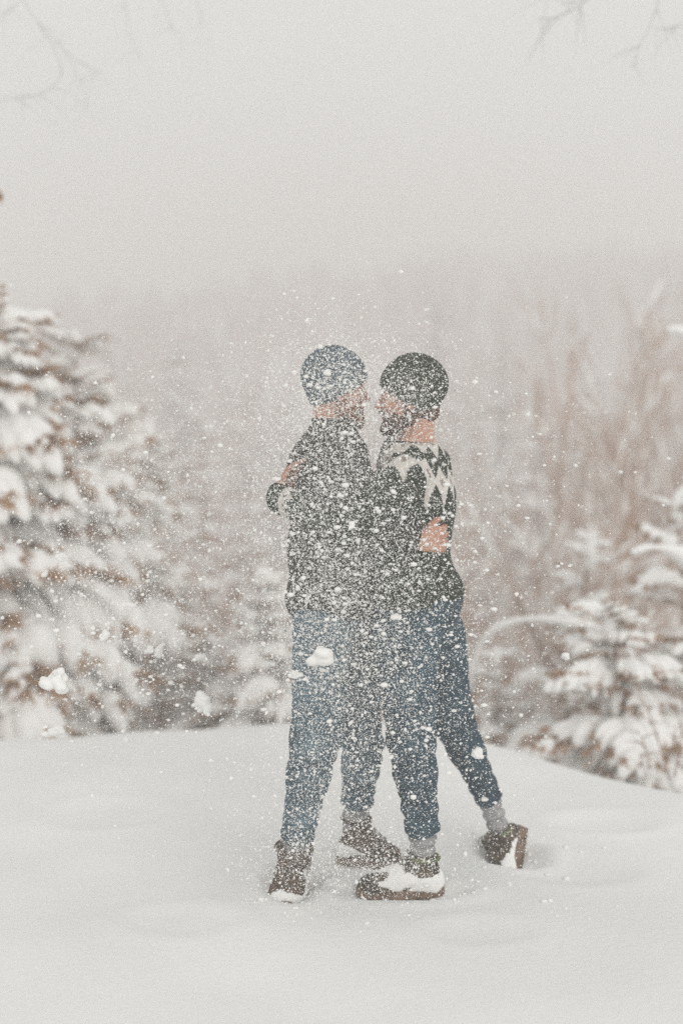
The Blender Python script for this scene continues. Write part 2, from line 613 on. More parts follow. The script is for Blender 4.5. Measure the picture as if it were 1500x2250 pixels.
def place(px, py_top, Y, extra=0.0):
    """ground position and height of a tree whose tip stands at that height at distance Y"""
    p = P(px, py_top, Y)
    return p[0], Y, p[2] - float(ground_z(p[0], Y)) + 0.05


def near_tree(px, py, Y, rad, label, **kw):
    x, y, H = place(px, py, Y)
    return spruce(x, y, H, rad, label, **kw)


near_tree(-70, 640, 8.0, 1.12, 'tall heavily snow laden spruce filling the left edge of the view', n_whorl=14, seed=11, snow=1.8, dense=1.75, per=(6, 8))
near_tree(165, 735, 9.6, 0.95, 'snow laden spruce second from the left edge, behind the flying snow', n_whorl=15, seed=12, snow=1.5, dense=1.7)
near_tree(330, 925, 11.5, 0.9, 'rightmost snowy spruce of the cluster left of the couple', n_whorl=15, seed=13, snow=1.4)
near_tree(60, 1270, 8.2, 0.75, 'low snow covered spruce at the foot of the left trees', n_whorl=10, seed=14, snow=1.1, per=(5, 6))
near_tree(590, 1270, 8.6, 0.42, 'slim snow plastered sapling just behind the left person', n_whorl=11, seed=15, snow=1.5, per=(4, 5))
near_tree(470, 1420, 9.2, 0.5, 'small snowy spruce poking over the crest left of the couple', n_whorl=8, seed=16, snow=1.0, per=(5, 6))
near_tree(1405, 1340, 7.2, 0.62, 'bushy young spruce under thick snow at the lower right edge', n_whorl=9, seed=17, snow=1.7, per=(6, 7), dense=1.25, lean=(-.10, 0))
near_tree(1215, 1180, 9.2, 0.62, 'mid height snowy spruce right of the right person', n_whorl=9, seed=18, snow=1.5, per=(5, 6), dense=1.2, lean=(.08, 0))
near_tree(1560, 1100, 8.3, 0.75, 'snowy spruce cut off by the right edge with one long white bough', n_whorl=10, seed=19, snow=1.5, per=(5, 6), dense=1.2, lean=(-.06, 0))
near_tree(1090, 1440, 9.5, 0.5, 'low snowy spruce behind the right person back leg', n_whorl=8, seed=20, snow=1.0, per=(5, 6))
near_tree(1330, 1010, 14.0, 0.9, 'taller faded spruce behind the lower right trees', n_whorl=13, seed=21, snow=1.1, per=(5, 6))

# ------------------------------------------------------------------ bare birches
def birch_mesh(seed, H=1.0, depth=5, droop=0.12, spread=24, thin=0.85):
    r = np.random.default_rng(seed)
    T_, C_, S_ = MB(), MB(), MB()

    def grow(p, d, L, rad, lv):
        n = 5
        q = np.linspace(0, 1, n)[:, None]
        bend = r.normal(size=3) * 0.12
        bend[2] -= droop * (lv / depth)
        pts = p + q * L * d + q ** 2 * L * bend
        tgt = T_ if lv == 0 else C_
        tgt.tube(pts, rad * (1 - 0.5 * q[:, 0]), 6 if lv == 0 else 3, 0, cap=False)
        if lv in (1, 2, 3) and abs(d[2]) < 0.93 and r.random() < 0.75:
            sr = max(rad * 1.7, 0.0042)
            S_.tube(pts[1:] + [0, 0, sr * 0.8], sr * np.array([0.5, 1.1, 0.9, 0.5]) * r.uniform(.7, 1.3), 5, 0)
        if lv >= depth: return
        k = 15 if lv == 0 else int(r.integers(3, 5))
        for i in range(k):
            t = r.uniform(0.25, 1.0) if lv else 0.25 + 0.75 * (i + r.uniform(0, 1)) / k
            c = np.array([np.interp(t, q[:, 0], pts[:, j]) for j in range(3)])
            a = r.normal(size=3); a -= a @ d * d; a = unit(a)
            ang = R(spread * r.uniform(0.6, 1.35))
            nd = unit(d * math.cos(ang) + a * math.sin(ang) + np.array([0, 0, 0.12 if lv < 2 else 0]))
            grow(c, nd, L * (0.27 if lv == 0 else 0.60) * r.uniform(0.7, 1.15) * (1.25 - 0.5 * t if lv == 0 else 1), rad * 0.55, lv + 1)
    grow(np.zeros(3), np.array([r.uniform(-.05, .05), 0, 1.0]), 1.0, 0.008 * thin, 0)
    zt = max(v[:, 2].max() for v in C_.V)
    for b_ in (T_, C_, S_):
        b_.V = [v / zt for v in b_.V]
    return T_.mesh('trunk', [M['bark']]), C_.mesh('crown', [M['twig']]), S_.mesh('snow_load', [M['snow']])


BIRCH = [birch_mesh(300 + i) for i in range(4)]


def birch(px, py, Y, label, v=0, group=None, rot=0.0, hs=1.0):
    x, y, H = place(px, py, Y)
    root = empty('bare_birch', (x, y, float(ground_z(x, y)) - 0.1), label, 'tree', group)
    for nm, me in zip(('trunk', 'crown', 'snow_load'), BIRCH[v]):
        o = link(nm, me, root)
        o.scale = (H / hs * 0.6, H / hs * 0.6, H / hs)
        o.rotation_euler = (0, 0, rot)
        if nm != 'trunk': o['kind'] = 'stuff'
    return root


birch(1458, 560, 13.0, 'bare reddish birch with a straight thin trunk near the right edge', 0, rot=0.3)
birch(1400, 470, 19.0, 'tallest bare birch in the mist at the right edge', 1, rot=1.0)
birch(1520, 520, 17.0, 'bare twiggy birch half cut off by the right edge', 2, rot=2.2)
birch(1335, 690, 17.0, 'faint bare birch left of the tall one at the right', 3, rot=0.7)
birch(1080, 1010, 15.0, 'thin bare birch rising behind the right person shoulder', 1, rot=4.0)
birch(1240, 900, 22.0, 'pale bare birch in mist between the couple and the right trees', 0, rot=3.0)

birch(1435, 560, 16.0, 'slim bare birch left of the straight trunked one at the right', 3, rot=2.0)
birch(1500, 600, 11.5, 'nearest slim bare birch at the right edge', 1, rot=5.0)
birch(1375, 610, 21.0, 'pale bare birch between the tall one and the faint one at the right', 2, rot=0.2)
SHR = [(60, 1120, 9.5, 'at the far left edge behind the tall snowy spruce'), (215, 1180, 10.5, 'between the first and second left spruces'),
       (285, 1010, 12.0, 'above the rightmost spruce of the left cluster'), (400, 1200, 11.0, 'just right of the left spruce cluster'),
       (505, 1250, 10.0, 'left of the snow plastered sapling'), (610, 1190, 12.5, 'right behind the left person hip'),
       (1075, 1250, 10.5, 'beside the right person thigh'), (1150, 1080, 12.5, 'left of the mid height right spruce'),
       (1290, 1130, 10.5, 'between the two right spruces'), (1370, 960, 11.5, 'behind the bushy lower right spruce'),
       (1470, 930, 10.0, 'at the right edge under the tall birches'), (1440, 1240, 8.2, 'close behind the bushy lower right spruce')]
for i, (px, py, Y, wh) in enumerate(SHR):
    o = birch(px, py, Y, 'bare brown shrub ' + wh, i % 4, 'bare brown shrubs below the snow crest', rot=i * 1.7)
    o.name = 'bare_shrub'
    o['category'] = 'shrub'
    for ch in o.children: ch.scale = (ch.scale[0] * 1.7, ch.scale[1] * 1.7, ch.scale[2])

# bent-over sapling under snow
def sapling(pts, r0, label, snow=2.2, twigs=6, seed=3, name='bent_sapling', mt='bark', load=True):
    r = np.random.default_rng(seed)
    pts = np.array(pts)
    base = pts[0].copy()
    root = empty(name, base, label, 'sapling')
    q = np.linspace(0, 1, len(pts))
    qs = np.linspace(0, 1, 22)
    c = np.stack([np.interp(qs, q, pts[:, k]) for k in range(3)], 1) - base
    for _ in range(2): c[1:-1] = (c[:-2] + c[1:-1] * 2 + c[2:]) / 4
    W, S = MB(), MB()
    W.tube(c, r0 * (1.1 - qs), 6, 0)
    lump = waves(seed, 14)
    if load: S.tube(c[3:] + [0, 0, r0 * 1.2], r0 * snow * (1 + 0.3 * lump(c[3:, 0], c[3:, 1], c[3:, 2])) * np.sin(np.linspace(0.25, 2.9, 19)) ** 0.4, 8, 0, flat=0.8)
    for i in range(twigs):
        t = 6 + int(r.integers(0, 15))
        d = unit(r.normal(size=3) * [1, 0.6, 0.4] + [0, 0, -0.4])
        L = r.uniform(0.12, 0.35)
        k = np.linspace(0, 1, 5)[:, None]
        tp = c[t] + k * L * d + k ** 2 * [0, 0, -0.1]
        W.tube(tp, 0.005 * (1.1 - k[:, 0]), 3, 0)
        if load: S.tube(tp + [0, 0, 0.012], 0.022 * np.array([.5, 1, 1.1, .9, .4]), 6, 0)
    link('stem', W.mesh('stem', [M[mt]]), root)
    if load: link('snow_load', S.mesh('snow_load', [M['snow']]), root)['kind'] = 'stuff'
    return root


def gp(px, Y):
    x = (px - 750) / F * Y * 1.003
    return np.array([x, Y, float(ground_z(x, Y)) - 0.05])


sapling([gp(1020, 8.4), P(1030, 1480, 8.4), P(1065, 1395, 8.3), P(1130, 1366, 8.2), P(1210, 1364, 8.1), P(1290, 1378, 8.0), P(1360, 1412, 7.9), P(1400, 1460, 7.9)],
        0.012, 'slender sapling bowed into an arch by its snow, right of the couple', snow=3.0, twigs=0)
sapling([gp(1620, 7.8), P(1570, 1330, 7.8), P(1530, 1250, 7.8), P(1470, 1212, 7.7), P(1420, 1208, 7.6), P(1385, 1222, 7.6)],
        0.014, 'thick white snow covered bough reaching in at the right edge above the bushy spruce', snow=3.6, seed=5, twigs=0)
sapling([gp(1600, 8.0), P(1560, 1000, 8.0), P(1540, 800, 8.0), P(1520, 740, 8.0), P(1480, 728, 8.0), P(1465, 732, 8.0)],
        0.012, 'high snowy twig tip entering at the right edge', snow=3.2, seed=6, twigs=0)
sapling([gp(-260, 6.6), P(-200, 1000, 6.6), P(-150, 600, 6.6), P(-60, 470, 6.6), P(-12, 436, 6.6), P(-2, 432, 6.6)],
        0.010, 'branch tip with a tuft of brown needles at the left edge in the sky', seed=8, twigs=2, load=False)
tf = MB(); _r = np.random.default_rng(4)
c0 = P(-6, 432, 6.6)
for _ in range(160):
    d = unit(_r.normal(size=3) + [0.2, 0, 0.1]); s = unit(np.cross(d, _r.normal(size=3))) * 0.0028
    b = c0 + _r.normal(size=3) * 0.009
    tf.add([b - s, b + s, b + d * _r.uniform(0.015, 0.04)], None, [[0, 1, 2]])
tuft_parent = [o for o in bpy.data.objects if o.get('label', '').startswith('branch tip with a tuft')][0]
tuft = tf.mesh('needle_tuft', [M['needle']], False)
tuft.transform(Matrix.Translation(-tuft_parent.location))
link('needle_tuft', tuft, tuft_parent)


# dry stems in the lower right
def stem(a, b, Y, label, seed):
    r = np.random.default_rng(seed)
    p0, p1 = P(*a, Y), P(*b, Y)
    root_p = gp(a[0], Y) if a[1] > 1500 else p0
    W = MB()
    q = np.linspace(0, 1, 8)[:, None]
    pts = (p0 + q * (p1 - p0) + np.sin(q * 3.1) * np.array([0.012, 0, 0.01])) - root_p
    W.tube(pts, 0.0035 * (1.2 - q[:, 0]), 5, 0)
    for i in range(5):
        t = pts[2 + i]
        d = unit(r.normal(size=3) + unit(p1 - p0) * 1.5)
        W.tube([t, t + d * 0.05, t + d * 0.09 + [0, 0, -0.01]], [0.0025, 0.002, 0.001], 4, 0)
    o = link('dry_stem', W.mesh('dry_stem', [M['grass']]), None, root_p)
    tag(o, label, 'dry stem')


stem((1470, 1712), (1372, 1450), 6.6, 'long thin reddish dry stem leaning left across the bushy spruce', 1)
stem((1480, 1706), (1500, 1560), 6.4, 'short reddish dry stem upright at the right edge', 2)
stem((1425, 1690), (1395, 1600), 6.5, 'short dry stem leaning left below the bushy spruce', 3)
stem((1455, 1700), (1478, 1610), 6.55, 'dry stem standing between two others on the right snow edge', 4)

# ------------------------------------------------------------------ overhanging twigs at the top
def overhang(lines, label, base, rad=0.004, seed=1):
    r = np.random.default_rng(seed)
    root = empty('overhanging_branch', base, label, 'branch')
    W = MB()
    for ln, Y, rd in lines:
        pts = np.array([P(a, b, Y) for a, b in ln]) - base
        q = np.linspace(0, 1, len(pts)); qs = np.linspace(0, 1, 18)
        c = np.stack([np.interp(qs, q, pts[:, k]) for k in range(3)], 1)
        for _ in range(3): c[1:-1] = (c[:-2] + 2 * c[1:-1] + c[2:]) / 4
        W.tube(c, rd * .75 * (1.15 - 0.8 * qs), 5, 0)
        for i in range(6):
            t = c[int(r.integers(4, 17))]
            d = unit(r.normal(size=3) * [1, .5, .6] + [0, 0, -0.5])
            L = r.uniform(0.08, 0.3)
            k = np.linspace(0, 1, 5)[:, None]
            W.tube(t + k * L * d + k ** 2 * [0, 0, -0.06], rd * 0.45 * (1.1 - k[:, 0]), 3, 0)
    link('twigs', W.mesh('twigs', [M['frost']]), root)


overhang([([(20, -60), (50, 0), (90, 60), (140, 110), (200, 155), (260, 200)], 7.5, 0.004),
          ([(90, 60), (130, 120), (142, 160), (125, 185), (95, 208), (50, 214), (0, 222), (-30, 230)], 7.4, 0.0045),
          ([(-10, 40), (20, 20), (50, 0)], 7.5, 0.003),
          ([(140, 110), (165, 150), (185, 200), (205, 260)], 7.6, 0.003)],
         'thin frosted birch twigs hooking down at the top left corner', P(20, -60, 7.5), seed=2)
overhang([([(270, -50), (275, 20), (290, 90), (330, 160)], 8.5, 0.003),
          ([(330, -50), (360, 10), (380, 80)], 8.8, 0.003), ([(420, -60), (440, 30), (465, 100)], 8.8, 0.0025)],
         'faint hanging twigs right of the top left branch', P(270, -50, 8.5), seed=3)
overhang([([(1330, -40), (1290, 0), (1250, 25), (1210, 42), (1180, 40)], 7.0, 0.008),
          ([(1290, 0), (1240, 5), (1200, -10)], 7.1, 0.005)],
         'blurred frosted twig reaching in at the top, left of the corner one', P(1330, -40, 7.0), seed=4)
overhang([([(1450, -50), (1445, 10), (1425, 60), (1400, 110), (1385, 150)], 7.0, 0.006),
          ([(1560, 20), (1500, 50), (1460, 65), (1430, 60)], 7.1, 0.005)],
         'blurred twig hanging down in the top right corner', P(1450, -50, 7.0), seed=5)


# ------------------------------------------------------------------ misty forest trees
def far_tree_mesh(seed, rad=0.2, whorls=27, per=6):
    r = np.random.default_rng(seed)
    lb = [bough_mesh(500 + seed * 7 + i, light=True) for i in range(3)]
    pk = []
    for Wb, Sb in lb:
        pk.append((np.vstack(Wb.V), np.vstack(Wb.Q), np.vstack(Wb.T), np.concatenate(Wb.qm), np.concatenate(Wb.tm),
                   np.vstack(Sb.V), np.vstack(Sb.Q)))
    C_ = MB()
    for w in range(whorls):
        t = 0.06 + 0.92 * w / (whorls - 1)
        L = rad * (1 - t) ** 0.85 + 0.012
        tw = t
        for b in range(per):
            t = min(max(tw + r.uniform(-.018, .018), .03), .985)
            a = r.uniform(0, 6.28)
            s = L * r.uniform(0.7, 1.15)
            Rm = np.array((Matrix.Rotation(a, 3, 'Z') @ Matrix.Rotation(R(30 * (1 - t) - 5 * t + r.uniform(-8, 8)), 3, 'Y')))
            p = pk[int(r.integers(0, 3))]
            Vw = (p[0] * s) @ Rm.T + [0, 0, t]
            C_.V.append(Vw)
            C_.T.append(p[2] + C_.n); C_.tm.append(np.ones(len(p[2]), int)); C_.n += len(Vw)
            Vs = (p[5] * s) @ Rm.T + [0, 0, t + 0.004]
            C_.add(Vs, p[6], None, 0)
    T_ = MB()
    q = np.linspace(0, 1, 5)
    T_.tube(np.stack([0 * q, 0 * q, q], 1), 0.012 * (1.05 - q), 5, 0)
    return T_.mesh('trunk', [M['bark']]), C_.mesh('crown', [M['snow'], M['hazed_needle']], True)


FAR = [far_tree_mesh(i, rad=[0.17, 0.22, 0.14][i]) for i in range(3)]
GRP = 'misty spruces in the valley forest'


def far_tree(x, y, H, label, group=None, v=0):
    root = empty('misty_spruce', (x, y, float(ground_z(x, y)) - 0.2), label, 'tree', group)
    for nm, me in zip(('trunk', 'crown'), FAR[v]):
        o = link(nm, me, root)
        o.scale = (H, H, H)
        o.rotation_euler = (0, 0, random.uniform(0, 6))
    return root


def far_place(px, py, Y, label, group=None, v=0):
    x, y, H = place(px, py, Y)
    return far_tree(x, y, H, label, group, v)


far_place(962, 640, 44, 'tall misty spruce whose tip shows above the right person beanie', v=2)
far_place(1105, 720, 40, 'misty spruce between the couple and the right side birches', v=0)
far_place(540, 830, 30, 'misty spruce left of the left person head', v=2)
far_place(440, 880, 22, 'hazy snowy spruce between the left trees and the left person', v=0)
far_place(400, 700, 48, 'faint spruce tip left of the couple, just above the nearer trees', v=1)
far_place(820, 880, 36, 'misty spruce seen between the two faces', v=1)
far_place(1180, 860, 30, 'hazy snowy spruce right of the right person head', v=1)
far_place(1060, 1050, 22, 'hazy spruce behind the right person shoulder', v=0)
far_place(520, 1080, 19, 'hazy spruce behind the left person back', v=1)
far_place(240, 700, 34, 'faint tall spruce behind the left cluster', v=2)
far_place(1290, 800, 36, 'faint spruce behind the bare birches', v=0)
far_place(650, 760, 52, 'faint misty spruce directly behind the left person beanie', v=0)
cnt = 0
rr = np.random.default_rng(21)
while cnt < 130:
    y = 14 + 52 * rr.random() ** 1.1
    x = rr.uniform(-0.30, 0.30) * y
    H = rr.uniform(6, 12) * (0.75 if y < 35 else 1)
    topang = (float(ground_z(x, y)) + H - EYE) / y
    if topang > 0.045: continue
    far_tree(x, y, H, 'faded snowy spruce among many in the misty valley forest', GRP, int(rr.integers(0, 3)))
    cnt += 1

birch(880, 800, 34.0, 'faint pinkish bare birch in mist behind the right person head', 2, rot=1.3)
birch(700, 840, 40.0, 'faint pinkish bare birch in mist behind the left person head', 3, rot=2.3)
birch(330, 780, 30.0, 'faint pinkish bare birch in mist above the left cluster', 0, rot=5.3)
birch(600, 930, 25.0, 'pinkish bare birch in mist left of the left person shoulder', 1, rot=0.9)
birch(480, 1010, 19.0, 'bare birch in mist between the left cluster and the left person', 2, rot=3.9)
birch(1130, 930, 27.0, 'pinkish bare birch in mist right of the patterned sweater', 3, rot=4.9)

# far wooded hillside: one mass nobody could count
N = 5200
fy = 48 + 110 * rr.random(N) ** 0.9
fx = rr.uniform(-0.36, 0.36, N) * fy
fz = ground_z(fx, fy)
fh = rr.uniform(4, 9, N)
mb = MB()
sd = 6
ang = np.linspace(0, 2 * np.pi, sd, endpoint=False)
VV, TT = [], []
tiers = [(0.0, 0.5, 0.17), (0.28, 0.78, 0.13), (0.55, 1.0, 0.08)]
off = 0
for (a, b, w) in tiers:
    jr = rr.uniform(0.75, 1.3, (N, sd))
    ring = np.stack([fx[:, None] + fh[:, None] * w * jr * np.cos(ang), fy[:, None] + fh[:, None] * w * jr * np.sin(ang),
                     (fz + fh * a)[:, None] + fh[:, None] * rr.uniform(-0.03, 0.06, (N, sd))], -1)
    tip = np.stack([fx, fy, fz + fh * b], -1)[:, None, :]
    VV.append(np.concatenate([ring, tip], 1).reshape(-1, 3))
    base = off + np.arange(N)[:, None] * (sd + 1)
    j = np.arange(sd)[None, :]
    TT.append(np.stack([base + j, base + (j + 1) % sd, np.broadcast_to(base + sd, (N, sd))], -1).reshape(-1, 3))
    off += N * (sd + 1)
TT = np.vstack(TT)
tmi = (rr.random(len(TT)) < 0.22).astype(int)
tag(link('far_forest', np_mesh('far_forest', np.vstack(VV), None, TT, [M['hazed_needle'], M['snow']], False, tm=tmi)),
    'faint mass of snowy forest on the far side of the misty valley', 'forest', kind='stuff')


# ------------------------------------------------------------------ people
def frame_axes(f, u):
    f = unit(f); s = unit(np.cross(u, f)); u = np.cross(f, s)
    return f, s, u                                     # forward, side (left), up


def head_prims(fd, C, f, s, u, k=0.02):
    A = np.array([f, s, u])
    def W(a, b, c): return C + a * f + b * s + c * u
    fd.ell(W(-.012, 0, .03), (.098, .076, .088), A, k)
    fd.ell(W(.028, 0, -.035), (.062, .058, .085), A, .02)
    for q in (-1, 1):
        fd.cap(W(-.002, q * .046, -.070), W(.066, q * .014, -.104), .018, .014, .015)
        fd.ell(W(.058, q * .040, -.030), (.026, .022, .022), A, .012)
        fd.ell(W(.076, q * .030, .020), (.018, .024, .009), A, .008)
    fd.ell(W(.074, 0, -.104), (.018, .020, .017), A, .012)
    for q in (-1, 1):
        fd.sub_ell(W(.096, q * .031, .001), (.014, .017, .011), A, .008)
        fd.ell(W(.074, q * .031, .001), (.0125, .0125, .0115), A, .003)
    fd.cap(W(.088, 0, .006), W(.112, 0, -.036), .007, .0105, .010)
    for q in (-1, 1): fd.ell(W(.100, q * .011, -.040), (.009, .007, .007), A, .005)
    fd.ell(W(.090, 0, -.066), (.010, .022, .006), A, .005)
    fd.ell(W(.088, 0, -.078), (.010, .019, .007), A, .004)
    for q in (-1, 1):
        fd.ell(W(-.012, q * .077, -.018), (.019, .007, .032), A, .004)
        fd.sub_ell(W(-.008, q * .085, -.018), (.010, .006, .018), A, .004)


def hand_prims(fd, wr, d, n, th, curl=(12, 18, 14), spread=4, size=1.0, rad=1.0, spreads=None):
    """palm + five fingers; d: finger direction, n: direction the palm faces, th: towards the thumb side"""
    d = unit(d); n = unit(n - np.dot(n, d) * d); th = unit(th - np.dot(th, d) * d - np.dot(th, n) * n)
    lens = [0.92, 1.0, 0.94, 0.76]
    for i in range(4):
        off = (1.5 - i) * 0.0205 * size
        kn = wr + d * (0.088 - 0.004 * abs(i - 1)) * size + th * off
        fd.cap(wr + th * off * 0.55, kn, .0155 * rad, .0120 * rad, .010)
        a = R((1.5 - i) * spread)
        dd = d * math.cos(a) + th * math.sin(a); nn = n
        p = kn
        for sgm, (ln, cu) in enumerate(zip((.043, .027, .022), curl)):
            c = R(cu)
            dd, nn = dd * math.cos(c) + nn * math.sin(c), nn * math.cos(c) - dd * math.sin(c)
            q = p + dd * ln * lens[i] * size
            fd.cap(p, q, (.0098 - .0010 * sgm) * rad, (.0090 - .0010 * sgm) * rad, .003)
            p = q
    b = wr + d * .022 * size + th * .020 * size
    m1 = b + (d * .6 + th * .62 + n * .25) * .042 * size
    m2 = m1 + unit(d * .85 + th * .35 + n * .25) * .032 * size
    m3 = m2 + unit(d * .9 + th * .10 + n * .35) * .024 * size
    fd.cap(b, m1, .0155 * rad, .0120 * rad, .008); fd.cap(m1, m2, .0115 * rad, .0100 * rad, .003); fd.cap(m2, m3, .0098 * rad, .0080 * rad, .003)


def boot(parent, heel, fwd, up, shaft, m_up, label=None, L=0.285, shaft_h=0.10, crust=None, seed=1, cuff=None, name='boot', lace=True, w=1.0):
    f, s, u = frame_axes(fwd, up)
    heel = np.asarray(heel, float)
    def W(a, b, c): return heel + a * f + b * s + c * u
    A = np.array([f, s, u])
    sc = L / 0.285
    org = np.asarray(parent.location)
    lo = heel - 0.36; hi = heel + 0.36
    fd = Field(lo, hi, 0.005)
    fd.ell(W(.222 * sc, 0, .044), (.064 * sc, .046 * w, .038), A, .02)
    fd.cap(W(.09 * sc, 0, .058), W(.19 * sc, .0, .045), .041 * w, .042 * w, .025)
    fd.ell(W(.045, 0, .052), (.048, .037 * w, .056), A, .02)
    sh0 = W(.062, 0, .085); sh = unit(shaft)
    top = sh0 + sh * shaft_h
    fd.cap(sh0, top + sh * .02, .044 * w, .050 * w, .02)
    fd.cap(W(.075, 0, .115), W(.165 * sc, 0, .062), .038, .036, .025)
    fd.cut(W(0, 0, .016), -u)
    fd.cut(top, sh, 0.09)
    fd.displace(waves(seed, 55), .0014)
    body = part(name, fd, m_up, parent, 1)
    if label: body['label'] = label
    sl, x, y, z = fd.block(lo, hi)
    # collar roll
    cb = MB()
    e1 = unit(np.cross(sh, s)); e2 = unit(np.cross(sh, e1))
    a = np.linspace(0, 2 * np.pi, 25)
    ring = np.array([top - sh * .006 + (.049 * w) * (math.cos(t) * e1 + math.sin(t) * e2) for t in a])
    cb.tube(ring, 0.0075, 6, 0, cap=False, up=sh)
    c = cb.mesh('collar', [cuff or m_up]); c.transform(Matrix.Translation(-Vector(org))); link('collar', c, body)
    # sole with lugs
    t = np.linspace(0, 1, 22)
    def width(q): return w * (0.036 + 0.0125 * np.sin(np.clip((q - 0.35) / 0.65, 0, 1) * np.pi * 0.95) - 0.003 * np.sin(q * np.pi))
    xs = -0.006 + (L + 0.010) * (1 - np.cos(t * np.pi)) / 2
    q = (xs + 0.006) / (L + 0.010)
    wd = width(q) * np.clip(np.sin(np.clip(q, 0.0, 1) * np.pi), 0, 1) ** 0.33 * 1.06
    out = np.vstack([np.stack([xs, wd], 1), np.stack([xs[::-1][1:-1], -wd[::-1][1:-1]], 1)])
    sb = MB()
    n = len(out)
    cen = out.mean(0)
    rings = []
    for (zz, scl) in ((0.0, 0.96), (0.004, 1.0), (0.024, 1.0), (0.030, 0.965)):
        o2 = cen + (out - cen) * scl
        spr = 0.012 * np.clip((o2[:, 0] / L - 0.7) / 0.3, 0, 1) ** 2
        rings.append(np.array([W(o2[i, 0], o2[i, 1], zz + spr[i]) for i in range(n)]))
    Vs = np.vstack(rings + [W(cen[0], 0, 0)[None], W(cen[0], 0, .03)[None]])
    Qs = []
    for r_ in range(3):
        for i in range(n):
            Qs.append([r_ * n + i, r_ * n + (i + 1) % n, (r_ + 1) * n + (i + 1) % n, (r_ + 1) * n + i])
    Ts = [[(i + 1) % n, i, 4 * n] for i in range(n)] + [[3 * n + i, 3 * n + (i + 1) % n, 4 * n + 1] for i in range(n)]
    sb.add(Vs, Qs, Ts)
    for i in range(9):
        xx = 0.012 + i * (L - 0.035) / 8
        ww = float(np.interp(xx, xs, wd))
        for sgn in (-1, 1):
            c = W(xx, sgn * ww * 0.62, -0.004)
            e = [f * .009, s * ww * .30, u * .006]
            bx = np.array([c + a * e[0] + b * e[1] + cc * e[2] for a in (-1, 1) for b in (-1, 1) for cc in (-1, 1)])
            sb.add(bx, hq)
    so = sb.mesh('sole', [M['sole']], False); so.transform(Matrix.Translation(-Vector(org))); link('sole', so, body)
    if lace:
        lb = MB()
        for i in range(5):
            xx = .098 + i * .019; zz = .135 - i * .0145 + .008
            for sg in (-1, 1):
                p0 = W(xx, -.026 * sg, zz - .006); p1 = W(xx + .014, .026 * sg, zz - .018); pm = (p0 + p1) / 2 + u * .014 + f * .006
                lb.tube([p0, (p0 + pm) / 2 + u * .003, pm, (p1 + pm) / 2 + u * .003, p1], .0022, 5, 0)
        k = W(.100, 0, .150)
        for sg in (-1, 1):
            a = np.linspace(0, 2 * np.pi, 16)
            lp = np.array([k + s * sg * (.030 * (1 - math.cos(t))) * 0.9 + f * .012 * math.sin(t) + u * (.012 * math.sin(t) - .016 * (1 - math.cos(t))) for t in a])
            lb.tube(lp, .0018, 5, 0)
        st = MB()
        for sg in (-1, 1):
            for pl in ([(.120, .040, .040), (.150, .043, .075), (.110, .036, .105)], [(.030, .038, .050), (.060, .042, .080), (.052, .045, .110)],
                       [(.175 * sc, .046, .030), (.185 * sc, .036, .068), (.178 * sc, .012, .082)]):
                st.tube(np.array([W(a_, b_ * sg * w, c_) for a_, b_, c_ in pl]), .0022, 5, 0)
        sm = st.mesh('seam', [M['sole']]); sm.transform(Matrix.Translation(-Vector(org))); link('seam', sm, body)['kind'] = 'stuff'
        le = lb.mesh('laces', [M['lace']]); le.transform(Matrix.Translation(-Vector(org))); link('laces', le, body)
    if crust is not None:
        nz = waves(seed + 9, 34); nz2 = waves(seed + 3, 90)
        X, Y_, Z_ = np.broadcast_arrays(x, y, z)
        lx = (X - heel[0]) * f[0] + (Y_ - heel[1]) * f[1] + (Z_ - heel[2]) * f[2]
        ly = (X - heel[0]) * s[0] + (Y_ - heel[1]) * s[1] + (Z_ - heel[2]) * s[2]
        lz = (X - heel[0]) * u[0] + (Y_ - heel[1]) * u[1] + (Z_ - heel[2]) * u[2]
        nz3 = waves(seed + 5, 210)
        mask = crust(lx, ly, lz) + 0.014 * nz(X, Y_, Z_) + 0.014 * nz2(X, Y_, Z_) + 0.010 * nz3(X, Y_, Z_)
        th_ = np.clip(-mask * .45, -.004, .006) + .0012 * nz3(X, Y_, Z_)
        v = (fd.v - th_ + .0012).astype(np.float32)
        v = np.maximum(v, -fd.v - .004)
        part('snow_crust', fd, M['snow'], body, 1, v=v, origin=org)
    return body


def leg(fd, H, K, A_, rh, rk, ra, rm=None, k=.03):
    fd.cap(H, K, rh, rk, k)
    mid = K + 0.35 * (A_ - K)
    fd.cap(K, mid, rk, (rk + ra) / 2 + .002, k)
    fd.cap(mid, A_, (rk + ra) / 2 + .002, ra, k)


def denim_folds(fd, K, A_, amp, seed):
    """wrinkles ringing the shank and bunching at knee and ankle"""
    ax = unit(A_ - K); L = np.linalg.norm(A_ - K)
    w1, w2 = waves(seed, 9), waves(seed + 1, 26)
    def f(x, y, z):
        t = ((x - K[0]) * ax[0] + (y - K[1]) * ax[1] + (z - K[2]) * ax[2]) / L
        g = (0.35 + .45 * np.exp(-((t - .82) / .14) ** 2)) * np.clip((.97 - t) / .08, 0, 1) + 0.7 * np.exp(-(t / .16) ** 2)
        return g * np.sin(t * L * 105 + 2.2 * w1(x, y, z)) * (0.55 + 0.45 * w2(x, y, z))
    lo = np.minimum(K, A_) - .14; hi = np.maximum(K, A_) + .14
    fd.displace(f, amp, lo, hi)


WHITE = np.array([0.72, 0.68, 0.63]); TAUPE = np.array([0.34, 0.28, 0.245]); DKG = np.array([0.026, 0.036, 0.022])


